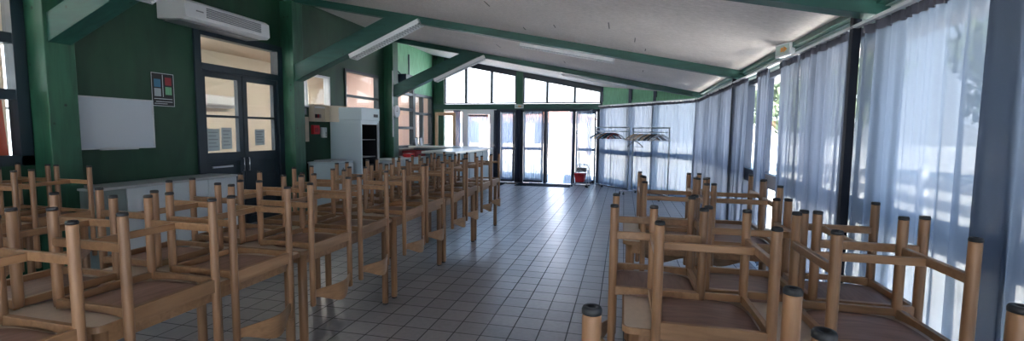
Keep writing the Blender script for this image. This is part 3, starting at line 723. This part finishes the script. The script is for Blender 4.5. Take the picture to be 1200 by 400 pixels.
curtain('sheer curtain tied up in the glazed door right of the open doorway', (-1.34, YB-.07), (-.86, YB-.07), z0=.08, z1=2.12, folds=8, amp=.03, mat='curtain_sheer', seed=32, tape=False, group=BG)
curtain('thin white curtain blowing in the open doorway', (-1.52, YB-.03), (-1.42, YB-.03), z0=.02, z1=2.10, folds=3, amp=.02, mat='curtain_sheer', p0b=(-1.68, YB-.05), p1b=(-1.46, YB-.05), seed=33, tape=False, group=BG)
curtain('sheer curtain in the white framed door beyond the bar', (-4.60, YB-.06), (-3.96, YB-.06), z0=.5, z1=2.0, folds=8, amp=.02, mat='curtain_sheer', seed=34, tape=True, group=BG)
curtain('gathered dark curtain left of the white framed door beyond the bar', (-5.06, YB-.08), (-4.84, YB-.08), z0=.015, z1=2.14, folds=4, amp=.03, mat='curtain_dark', seed=35, tape=False, group='dark gathered curtains on the back wall')
curtain('gathered dark curtain right of the white framed door beyond the bar', (-3.78, YB-.08), (-3.60, YB-.08), z0=.015, z1=2.14, folds=4, amp=.03, mat='curtain_dark', seed=36, tape=False, group='dark gathered curtains on the back wall')
curtain('gathered dark curtain between the two glazed back doors', (-3.12, YB-.08), (-2.94, YB-.08), z0=.015, z1=2.14, folds=4, amp=.03, mat='curtain_dark', seed=37, tape=False, group='dark gathered curtains on the back wall')
curtain('long red curtain behind the left interior windows', (-5.98, 1.8), (-5.98, 3.28), z0=1.15, z1=1.79, folds=8, amp=.03, mat='red_curtain', seed=38, tape=False)

# ------------------------------------------------------------------ left wall furniture
# low white cabinet
t = thing('low_cabinet', 'long low white cupboard under the whiteboard with grey top', 'cabinet', (-5.50, 4.48, 0))
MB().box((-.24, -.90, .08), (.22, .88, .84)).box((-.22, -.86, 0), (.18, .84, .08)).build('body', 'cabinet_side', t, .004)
MB().box((-.245, -.92, .84), (.25, .90, .865)).build('countertop', 'light_grey', t, .004)
for i, (a, b) in enumerate([(-.60, -.06), (-.05, .41), (.42, .87)]):
    d = MB().box((.22, a, .10), (.238, b, .835)).build('door', 'white_cabinet', t, .003)
    ky = b-.05 if i != 1 else a+.42
    MB().tube((.238, ky, .50), (.258, ky, .50), .006).tube((.256, ky, .50), (.264, ky, .50), .013).build('knob', 'black', d)
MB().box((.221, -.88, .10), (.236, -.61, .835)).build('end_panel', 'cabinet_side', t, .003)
# whiteboard
t = thing('whiteboard', 'white board with thin frame on the green wall left of the door', 'whiteboard', (XL+.012, 4.16, 1.55))
MB().box((-.008, -.42, -.28), (.004, .42, .28)).build('panel', 'whiteboard', t)
m = MB(); frame_x(m, -.008, .014, -.435, .435, -.295, .295, .016); m.build('frame', 'alu', t, .002)
m = MB().box((.0, -.2, -.305), (.05, .2, -.295)); m.build('pen_tray', 'alu', t, .002)
# poster
t = thing('poster', 'dark poster with four small pictures left of the door', 'poster', (XL+.004, 4.745, 1.99))
MB().box((-.003, -.15, -.21), (.002, .15, .21)).build('sheet', 'black', t)
m = MB(); frame_x(m, .002, .0035, -.148, .148, -.208, .208, .006); m.box((.002, -.12, -.120), (.0035, .12, -.112)); m.box((.002, -.10, -.155), (.0035, .12, -.148)); m.box((.002, -.12, -.18), (.0035, .05, -.174)); m.box((.002, -.005, -.09), (.0035, .002, .19)); m.build('border', 'paper', t)
for (y0, z0, mt) in [(-.115, .03, 'blue'), (.03, .06, 'dark_red'), (-.115, -.085, 'paper_grey'), (.03, -.06, 'green_bright')]:
    MB().box((.002, y0, z0), (.004, y0+.085, z0+.10)).build('picture', mt, t)
# air curtain above the door
t = thing('air_curtain', 'white air curtain unit with louvred front above the interior door', 'air conditioner', (XL, 5.42, 2.86))
MB().prism([(.0, .26), (.38, .26), (.44, .22), (.45, .03), (.40, 0), (.0, .02)], 1, -.70, .70).build('housing', 'white_paint', t, .006)
m = MB()
for i in range(6):
    z = .075 + i*.022; m.box((.445, -.40, z), (.458, .52, z+.010))
m.build('louvre', 'grey', t)
m = MB(); m.box((.05, -.66, -.008), (.30, .66, .0)); m.build('outlet', 'grey', t, .003)
MB().box((.446, -.55, .12), (.456, -.45, .135)).build('badge', 'grey', t)

# ------------------------------------------------------------------ kitchen end of the left wall
t = thing('display_fridge', 'tall white refrigerated display cabinet with dark open front', 'fridge', (-5.37, 8.50, 0))
m = MB(); m.box((-.35, -.34, .05), (-.31, .34, 1.70)); m.box((-.35, -.34, .05), (.34, -.30, 1.70)); m.box((-.35, .30, .05), (.34, .34, 1.70)); m.box((-.35, -.34, .05), (.34, .34, .30)); m.box((-.35, -.34, 1.62), (.34, .34, 1.70))
m.build('body', 'white_appliance', t, .006)
m = MB(); m.box((-.30, -.299, .30), (.335, -.295, 1.62)); m.box((-.30, .295, .30), (.335, .299, 1.62)); m.box((-.30, -.295, 1.614), (.335, .295, 1.619)); m.build('inner_liner', 'screen_black', t)
MB().box((-.35, -.345, 1.70), (.36, .345, 1.95)).build('header', 'white_appliance', t, .012)
MB().box((-.305, -.298, .30), (-.30, .298, 1.62)).build('back_liner', 'screen_black', t)
MB().box((.361, .10, 1.77), (.368, .26, 1.83)).build('control_panel', 'black', t)
for z in (.62, .95, 1.30): MB().box((-.29, -.295, z), (.28, .295, z+.015)).build('shelf', 'grey', t)
m = MB(); R = Matrix.Translation((.35, .33, 0)) @ Matrix.Rotation(radians(-28), 4, 'Z')
m.box((-.02, -.60, .12), (.02, -.55, 1.66), M=R); m.box((-.02, -.05, .12), (.02, 0, 1.66), M=R); m.box((-.02, -.60, .12), (.02, 0, .17), M=R); m.box((-.02, -.60, 1.61), (.02, 0, 1.66), M=R)
R2 = Matrix.Translation((.35, .30, 0)) @ Matrix.Rotation(radians(62), 4, 'Z')
m = MB(); m.box((-.02, 0, .12), (.02, .04, 1.66), M=R2); m.box((-.02, .52, .12), (.02, .58, 1.66), M=R2); m.box((-.02, 0, .12), (.02, .58, .17), M=R2); m.box((-.02, 0, 1.61), (.02, .58, 1.66), M=R2)
dr = m.build('door', 'light_grey', t, .004)
MB().box((-.004, .03, .16), (.004, .54, 1.62), M=R2).build('glass', 'glass', dr)
# small fridge
t = thing('small_fridge', 'small white refrigerator left of the tall display cabinet', 'fridge', (-5.36, 7.66, 0))
MB().box((-.28, -.30, .03), (.24, .30, .88)).build('body', 'white_appliance', t, .01)
MB().box((-.29, -.31, .88), (.27, .31, .91)).build('top', 'white_appliance', t, .006)
for a, b in ((-.295, -.005), (.005, .295)):
    d = MB().box((.24, a, .05), (.275, b, .87)).build('door', 'white_cabinet', t, .005)
    MB().box((.275, b-.05 if a < -.1 else a+.03, .60), (.29, b-.03 if a < -.1 else a+.05, .80)).build('handle', 'grey', d)
t = thing('tray', 'flat grey tray lying on the small refrigerator', 'tray', (-5.38, 7.66, .91))
MB().box((-.18, -.24, 0), (.18, .24, .006)).build('base', 'grey', t)
m = MB(); m.box((-.18, -.24, 0), (-.172, .24, .03)); m.box((.172, -.24, 0), (.18, .24, .03)); m.box((-.18, -.24, 0), (.18, -.232, .03)); m.box((-.18, .232, 0), (.18, .24, .03)); m.build('rim', 'light_grey', t)
def PY(name, label, cat, y0, y1, z0, z1, mat, d=.02, x=XL):
    o = MB().box((0, -(y1-y0)/2, 0), (d, (y1-y0)/2, z1-z0)).build(name, mat, None, min(.004, d*.3), (x, (y0+y1)/2, z0)); return tag(o, label, cat)
PY('notice_board', 'tall pale board on the green wall left of the fire alarm', 'notice board', 7.26, 7.54, 1.28, 1.74, 'beige', .012)
PY('paper_notice', 'white paper pinned beside the small interior window, upper one', 'notice', 7.10, 7.34, 1.88, 2.05, 'paper', .003, XL+.022)
PY('paper_notice', 'grey paper pinned above the tall pale board, lower one', 'notice', 7.36, 7.50, 1.78, 1.90, 'paper_grey', .003)
t = thing('key_cabinet', 'beige wall cabinet with its door standing open above the fire alarm', 'cabinet', (XL, 7.80, 1.66))
m = MB(); m.box((0, -.24, 0), (.015, .24, .32)); frame_x(m, 0, .12, -.24, .24, 0, .32, .015); m.build('body', 'beige', t, .002)
Rk = Matrix.Translation((.12, .24, 0)) @ Matrix.Rotation(radians(-40), 4, 'Z')
dd = MB().box((0, 0, 0), (.012, .34, .32), M=Rk).build('door', 'beige', t, .002)
MB().box((-.003, .08, .06), (.0, .26, .26), M=Rk).build('list_sheet', 'paper', dd)
for i in range(4): MB().box((.02, -.15+.06*i, .07), (.05, -.12+.06*i, .14)).build('key', ['dark_red', 'black', 'dark_red', 'grey'][i], t)
t = thing('fire_alarm', 'red fire alarm box on the green wall', 'alarm', (XL, 7.70, 1.42))
MB().box((0, -.09, 0), (.06, .09, .17)).build('housing', 'red', t, .006); MB().box((.06, -.05, .04), (.064, .05, .12)).build('window', 'dark_red', t)
t = thing('wall_phone', 'white telephone beside the red fire alarm', 'telephone', (XL, 7.96, 1.35))
MB().box((0, -.07, 0), (.05, .07, .20)).build('base', 'paper', t, .008); MB().box((.05, -.06, .01), (.08, -.02, .19)).build('handset', 'white_paint', t, .008)
m = MB()
for i in range(4):
    for k in range(3): m.box((.05, -.005+k*.022, .03+i*.022), (.054, .010+k*.022, .044+i*.022))
m.build('keypad', 'grey', t)
# wall clock on post three
t = thing('wall_clock', 'round white wall clock on the far green post', 'clock', (XL+.252, 10.50, 1.98))
def disc(r0, r1, x0, x1, mat, name, par):
    m = MB(); m.tube((x0, 0, 0), (x1, 0, 0), r0, r1, n=28); return m.build(name, mat, par)
disc(.155, .150, 0, .035, 'light_grey', 'case', t); disc(.140, .140, .035, .038, 'paper', 'dial', t)
MB().box((.039, -.004, -.01), (.041, .004, .10)).build('minute_hand', 'black', t); MB().box((.041, -.07, -.005), (.043, .01, .005)).build('hour_hand', 'black', t)
# bracket with dark box high on the wall
t = thing('wall_bracket', 'dark wall bracket with shelf above the far left window', 'bracket', (XL, 11.3, 2.72))
MB().box((0, -.45, 0), (.02, -.41, .85)).build('upright', 'steel_dark', t); MB().box((0, .41, 0), (.02, .45, .85)).build('upright', 'steel_dark', t)
MB().box((.02, -.45, .0), (.36, .45, .22)).build('box_shelf', 'steel_dark', t, .006)
m = MB(); m.tube((.01, -.43, .40), (.20, -.43, .22), .012).build('stay', 'steel_dark', t)

# bar counter
t = thing('bar_counter', 'long bar counter with white worktop and blue grey front', 'counter', (0, 0, 0))
m = MB(); m.box((-3.92, 8.95, .08), (-3.42, 11.50, 1.04)); m.box((-5.70, 11.90, .08), (-3.92, 12.35, 1.04)); m.build('body', 'bar_front', t, .005)
m = MB(); m.prism([(-4.05, 8.80), (-3.30, 8.80), (-3.30, 11.60), (-4.05, 11.60)], 2, 1.04, 1.085); m.build('worktop', 'worktop', t, .006)
m = MB(); m.prism([(-5.72, 11.605), (-3.95, 11.605), (-3.95, 12.40), (-5.72, 12.40)], 2, 1.04, 1.085); m.build('worktop', 'worktop', t, .006)
m = MB()
for i in range(5): m.box((-3.42, 9.0+i*.50, .12), (-3.405, 9.0+i*.50+.46, 1.00))
m.build('front_panel', 'bar_front', t, .003)
m = MB(); m.box((-3.95, 8.93, 0), (-3.45, 11.45, .08)); m.build('plinth', 'black', t)
# back counter along the wall, with red crate on it
t = thing('back_counter', 'low white counter along the wall below the far window', 'counter', (-5.42, 10.60, 0))
MB().box((-.30, -1.0, .08), (.28, .95, .80)).build('body', 'white_cabinet', t, .005)
MB().box((-.31, -1.02, .80), (.31, .97, .835)).build('worktop', 'worktop', t, .005)
for a in (-.98, -.48, .0, .48): 
    d = MB().box((.28, a, .12), (.296, a+.45, .79)).build('door', 'white_cabinet', t, .003); MB().box((.296, a+.36, .60), (.308, a+.38, .74)).build('handle', 'alu', d)
t = thing('crate', 'dark red crate on the back counter under the far window', 'crate', (-5.38, 11.25, .835))
m = MB(); m.box((-.2, -.28, 0), (.2, .28, .01)); frame = [(-.2, -.28, -.19, .28), (.19, -.28, .2, .28), (-.2, -.28, .2, -.27), (-.2, .27, .2, .28)]
for a, b, c_, d_ in frame:
    m.box((a, b, 0), (c_, d_, .055)); m.box((a, b, .08), (c_, d_, .15))
m.build('body', 'dark_red', t, .002)
t = thing('napkin_box', 'small red box beside the crate on the back counter', 'box', (-5.30, 10.80, .835))
MB().box((-.09, -.14, 0), (.09, .14, .09)).build('body', 'red', t, .004); MB().box((-.05, -.09, .09), (.05, .09, .094)).build('lid', 'paper', t, .001)
# picture frames in the corner
for k, (y, lab) in enumerate([(12.10, 'small dark framed picture on the corner window sill, left one'), (12.42, 'small dark framed picture on the corner window sill, right one')]):
    t = thing('picture_frame', lab, 'picture frame', (XL+.05, y, 1.045), 0); t.rotation_euler.y = radians(-8)
    m = MB(); frame_x(m, 0, .012, -.11, .11, 0, .28, .022); m.build('frame', 'black', t, .002); MB().box((.001, -.09, .02), (.006, .09, .26)).build('print', 'paper', t)
struct('trim_60', MB().box((XL, 10.7, 1.015), (XL+.14, 13.3, 1.045)), 'cream', 'pale window sill under the far left windows')
# wood framed door leaf standing open
t = thing('wood_framed_door', 'open wooden framed glass door leaf in the back left corner', 'door', (-5.50, 12.95, 0), radians(8))
m = MB(); w, h = .62, 2.06
m.box((0, -.02, .01), (.085, .02, h)); m.box((w-.085, -.02, .01), (w, .02, h)); m.box((.085, -.02, h-.09), (w-.085, .02, h)); m.box((.085, -.02, .01), (w-.085, .02, .28)); m.build('frame', 'door_wood', t, .004)
MB().box((.085, -.004, .28), (w-.085, .004, h-.09)).build('glass', 'glass', t)
MB().tube((w-.04, -.05, 1.0), (w-.14, -.05, 1.0), .008).tube((w-.04, -.05, 1.0), (w-.04, -.02, 1.0), .008).build('handle', 'alu', t)

# floor mats
def mat_(label, x0, x1, y0, y1, m_='mat_dark', rot=0):
    t = thing('door_mat', label, 'mat', ((x0+x1)/2, (y0+y1)/2, 0), rot)
    a, b = (x1-x0)/2, (y1-y0)/2
    MB().box((-a+.02, -b+.02, .001), (a-.02, b-.02, .012)).build('pile', m_, t, .002)
    m = MB(); m.box((-a, -b, 0), (a, -b+.02, .007)); m.box((-a, b-.02, 0), (a, b, .007)); m.box((-a, -b, 0), (-a+.02, b, .007)); m.box((a-.02, -b, 0), (a, b, .007)); m.build('rubber_edge', 'rubber', t)
mat_('long dark doormat in front of the open back doorway', -2.95, -1.40, 12.52, 13.22)
mat_('dark doormat before the narrow back door, left of the long mat', -4.15, -3.30, 12.40, 13.20)
mat_('small brown doormat between the two dark mats', -3.28, -2.97, 12.85, 13.25, 'mat_brown')

# exit sign / emergency light
def emergency(name, label, loc, rotz, w=.30, h=.13):
    t = thing(name, label, 'emergency light', loc, rotz)
    MB().box((-w/2, -.05, -h/2), (w/2, 0, h/2)).build('housing', 'white_paint', t, .006)
    MB().box((-w/2+.02, -.056, -h/2+.02), (w/2-.02, -.05, h/2-.02)).build('sign_face', 'pale_header', t)
    m = MB(); m.box((-.02, -.059, -.02), (.02, -.056, .02)); m.prism([(.03, -.03), (.08, 0), (.03, .03)], 1, -.059, -.056); m.build('pictogram', 'orange', t)
emergency('emergency_light', 'small emergency sign on the beam above the back doors', (-3.02, YB-.021, 2.25), 0, .26, .11)
emergency('emergency_light', 'white emergency light box with orange mark at the top of the right curtains', (XR-.10, 5.05, 2.315), radians(-75), .24, .13)
t = thing('call_point', 'small red call point in the gap between the right curtains', 'alarm', (XR+.021, 6.24, 1.55))
MB().box((-.05, -.05, 0), (0.0, .05, .11)).build('housing', 'red', t, .005); MB().box((-.054, -.03, .03), (-.05, .03, .08)).build('window', 'paper', t)

# ------------------------------------------------------------------ coat racks and hangers
def rack(label, a, b, h=1.64):
    a = Vector((*a, 0)); b = Vector((*b, 0)); L = (b-a).length; ang = atan2((b-a).y, (b-a).x)
    t = thing('clothes_rack', label, 'clothes rack', a, ang, 'clothes racks')
    for x in (0.0, L):
        up = MB().tube((x, 0, .11), (x, 0, h), .015).build('upright', 'light_grey', t)
        MB().tube((x, -.26, .09), (x, .26, .09), .013).build('foot_bar', 'chrome', t)
        for s in (-1, 1):
            w = MB().tube((x, s*.25, .08), (x, s*.25, .045), .008).tube((x-.012, s*.25, .025), (x+.012, s*.25, .025), .025, n=18).build('castor', 'rubber', t)
    MB().tube((0, 0, h), (L, 0, h), .016).build('top_rail', 'light_grey', t)
    MB().tube((0, 0, h-.10), (L, 0, h-.10), .011).build('hanging_rail', 'light_grey', t)
    MB().tube((0, 0, .12), (L, 0, .12), .011).build('bottom_rail', 'chrome', t)
    return t, a, (b-a).normalized(), ang, h-.10
def make_hanger():
    o = MB()
    n = 14; pts = [(-.21, 0, -.205), (-.20, 0, -.180), (-.10, 0, -.105), (0, 0, -.055), (.10, 0, -.105), (.20, 0, -.180), (.21, 0, -.205)]
    o.path(pts, .013); o.tube((-.20, 0, -.195), (.20, 0, -.195), .006)
    return o
hm = {}
for c_ in ('blue', 'black', 'tan', 'paper', 'dark_red'):
    hm[c_] = make_hanger().build('coat_hanger', c_); 
    hk = MB(); pts = [(0, 0, -.055), (0, 0, -.012)] + [(.018*sin(a), 0, .003+.018*-cos(a)) for a in [radians(k) for k in range(0, 271, 30)]]
    hk.path(pts, .0025, n=6).build('hook', 'chrome', hm[c_])
index_kids(); hused = set()
def hanger(c_, loc, rot, label, group):
    if c_ in hused: o = copy_tree(hm[c_])
    else: o = hm[c_]; hused.add(c_)
    o.location = loc; o.rotation_euler.z = rot; tag(o, label, 'coat hanger', group); return o
t1, a1, d1_, an1, hz1 = rack('chrome clothes rack on castors in front of the left slanted curtain', (-.74, 12.75), (.13, 11.72))
t2, a2, d2_, an2, hz2 = rack('chrome clothes rack on castors, the right one nearer the curtained windows', (.22, 11.60), (.98, 10.72), 1.62)
seq1 = ['black', 'blue', 'tan', 'paper', 'blue', 'tan', 'black', 'blue', 'black', 'black', 'dark_red', 'black']
word = {'black': 'black', 'blue': 'blue', 'tan': 'light wooden', 'paper': 'white', 'dark_red': 'dark red'}
ORD = ['first', 'second', 'third', 'fourth', 'fifth', 'sixth', 'seventh', 'eighth', 'ninth', 'tenth', 'eleventh', 'twelfth', 'thirteenth']
for i, c_ in enumerate(seq1):
    p = a1 + d1_*(.10+.068*i)
    hanger(c_, (p.x, p.y, hz1+.008), an1+radians(80+random.uniform(-45, 5)), '%s coat hanger on the left clothes rack, %s from its left end' % (word[c_], ORD[i]), 'coat hangers on the left rack')
seq2 = ['tan', 'tan', 'paper', 'tan', 'tan', 'paper', 'black', 'tan', 'black', 'black', 'black', 'paper', 'paper']
for i, c_ in enumerate(seq2):
    p = a2 + d2_*(.03+.075*i)
    hanger(c_, (p.x, p.y, hz2+.008), an2+radians(75+random.uniform(-50, 5)), '%s coat hanger on the right clothes rack, %s from its left end' % (word[c_], ORD[i]), 'coat hangers on the right rack')
p = a2 + d2_*.08
hanger('black', (p.x, p.y, hz2-.155), an2+radians(14), 'single black coat hanger hanging low below the others between the racks', 'coat hangers on the right rack')

# red mop bucket trolley
t = thing('mop_bucket', 'red mop bucket on a grey wheeled frame beside the open back door', 'mop bucket', (-1.14, 12.92, 0), radians(-10))
m = MB(); m.add([(-.11, -.14, .13), (.11, -.14, .13), (.11, .06, .13), (-.11, .06, .13), (-.145, -.17, .37), (.145, -.17, .37), (.145, .09, .37), (-.145, .09, .37)],
    [(0,3,2,1), (4,5,6,7), (0,1,5,4), (1,2,6,5), (2,3,7,6), (3,0,4,7)]); m.build('bucket', 'red', t, .015)
m = MB()
for sx in (-1, 1):
    m.path([(sx*.20, -.19, .06), (sx*.20, .19, .06)], .013); m.path([(sx*.20, .16, .06), (sx*.19, .19, .50), (sx*.12, .20, .60)], .012); m.path([(sx*.20, -.17, .06), (sx*.185, .17, .45)], .010)
m.path([(-.20, -.18, .06), (.20, -.18, .06)], .012); m.path([(-.20, .18, .06), (.20, .18, .06)], .012); m.path([(-.12, .20, .60), (.12, .20, .60)], .012); m.build('frame', 'light_grey', t)
for sx in (-1, 1):
    for sy in (-1, 1): MB().tube((sx*.20-.012, sy*.17, .032), (sx*.20+.012, sy*.17, .032), .032, n=18).build('wheel', 'rubber', t)
MB().box((-.14, .04, .40), (.14, .14, .52)).build('wringer', 'grey', t, .01)
t = thing('mop', 'long handled mop leaning up from the red bucket', 'mop', (-1.16, 12.98, .405), radians(0))
MB().tube((0, 0, .02), (-.13, .20, 1.05), .011).build('handle', 'alu', t); MB().tube((-.13, .20, 1.05), (-.145, .225, 1.17), .015).build('grip', 'blue', t)
MB().lathe([(.09, 0), (.08, .03), (.03, .06), (.012, .08)]).build('mop_head', 'light_grey', t)

# ------------------------------------------------------------------ outside
struct('ground_outside', MB().box((-60, -40, -.35), (60, 90, -.16)), 'pavement', 'pale paving outside')
def tree(label, x, y, h, r, seed):
    rnd = random.Random(seed)
    t = thing('tree', label, 'tree', (x, y, -.16), 0, 'trees outside the right windows')
    m = MB(); m.tube((0, 0, 0), (.05, .03, h*.55), .14, .09, n=10)
    for k in range(5):
        a = rnd.uniform(0, 6.28); m.tube((.05, .03, h*(.32+.05*k)), (cos(a)*r*.6, sin(a)*r*.6, h*(.6+.05*k)), .06, .02, n=7)
    m.build('trunk', 'bark', t)
    m = MB()
    for k in range(2600):
        a = rnd.uniform(0, 6.28); cz = rnd.uniform(-1, 1); rr = rnd.uniform(.35, 1)**.5
        s_ = sqrt(1-cz*cz); lump = 1+.25*sin(a*3+seed)+.15*sin(cz*6)
        px, py, pz = cos(a)*s_*r*rr*lump, sin(a)*s_*r*rr*lump, h*.68+cz*r*.85*rr
        q = .16; e = Euler((rnd.uniform(0, 3), rnd.uniform(0, 3), rnd.uniform(0, 3))).to_matrix()
        vs = [e @ Vector(v) + Vector((px, py, pz)) for v in ((-q, -q*.5, 0), (q, -q*.5, 0), (q*.7, q*.6, .04), (-q*.7, q*.6, -.04))]
        m.add(vs, [(0, 1, 2, 3)])
    m.build('foliage', 'leaf', t)
tree('leafy tree seen faintly through the pale curtain at the right edge', 13.5, 9.5, 6.0, 3.2, 1)
tree('leafy tree seen through the curtain nearest the right edge, closest to the camera', 16.5, -1.5, 6.2, 3.3, 2)
tree('leafy tree beyond the middle right curtains', 13.0, 17.5, 6.0, 3.0, 3)
tree('leafy tree seen through the slanted wall curtains', 7.5, 22.0, 5.5, 2.6, 4)
# white garden fence outside the right windows
t = thing('garden_fence', 'white slatted fence outside the right windows', 'fence', (4.6, 0, -.16))
for i in range(9): MB().box((-.05, -3.5+i*2, 0), (.05, -3.4+i*2, 1.15)).build('post', 'white_paint', t)
m = MB()
for z in (.25, .55, .85): m.box((-.02, -3.5, z), (.02, 12.6, z+.16))
m.build('slat', 'white_paint', t)
t = thing('neighbour_house', 'pinkish house with dark windows beyond the back doors', 'house', (-9.5, 32, -.16))
MB().box((-7.0, 0, 0), (7.0, 6, 2.7)).build('wall', 'render_wall', t)
m = MB().add([(-7.5, -.5, 2.7), (7.5, -.5, 2.7), (7.5, 6.5, 2.7), (-7.5, 6.5, 2.7), (-5, 3, 3.3), (5, 3, 3.3)], [(3,2,1,0), (0,1,5,4), (1,2,5), (2,3,4,5), (3,0,4)]); m.build('roof', 'roof_tile', t)
for x in (-5.0, -2.2, .6, 3.4): MB().box((x, -.06, .9), (x+1.5, 0, 2.3)).build('window', 'window_dark', t)
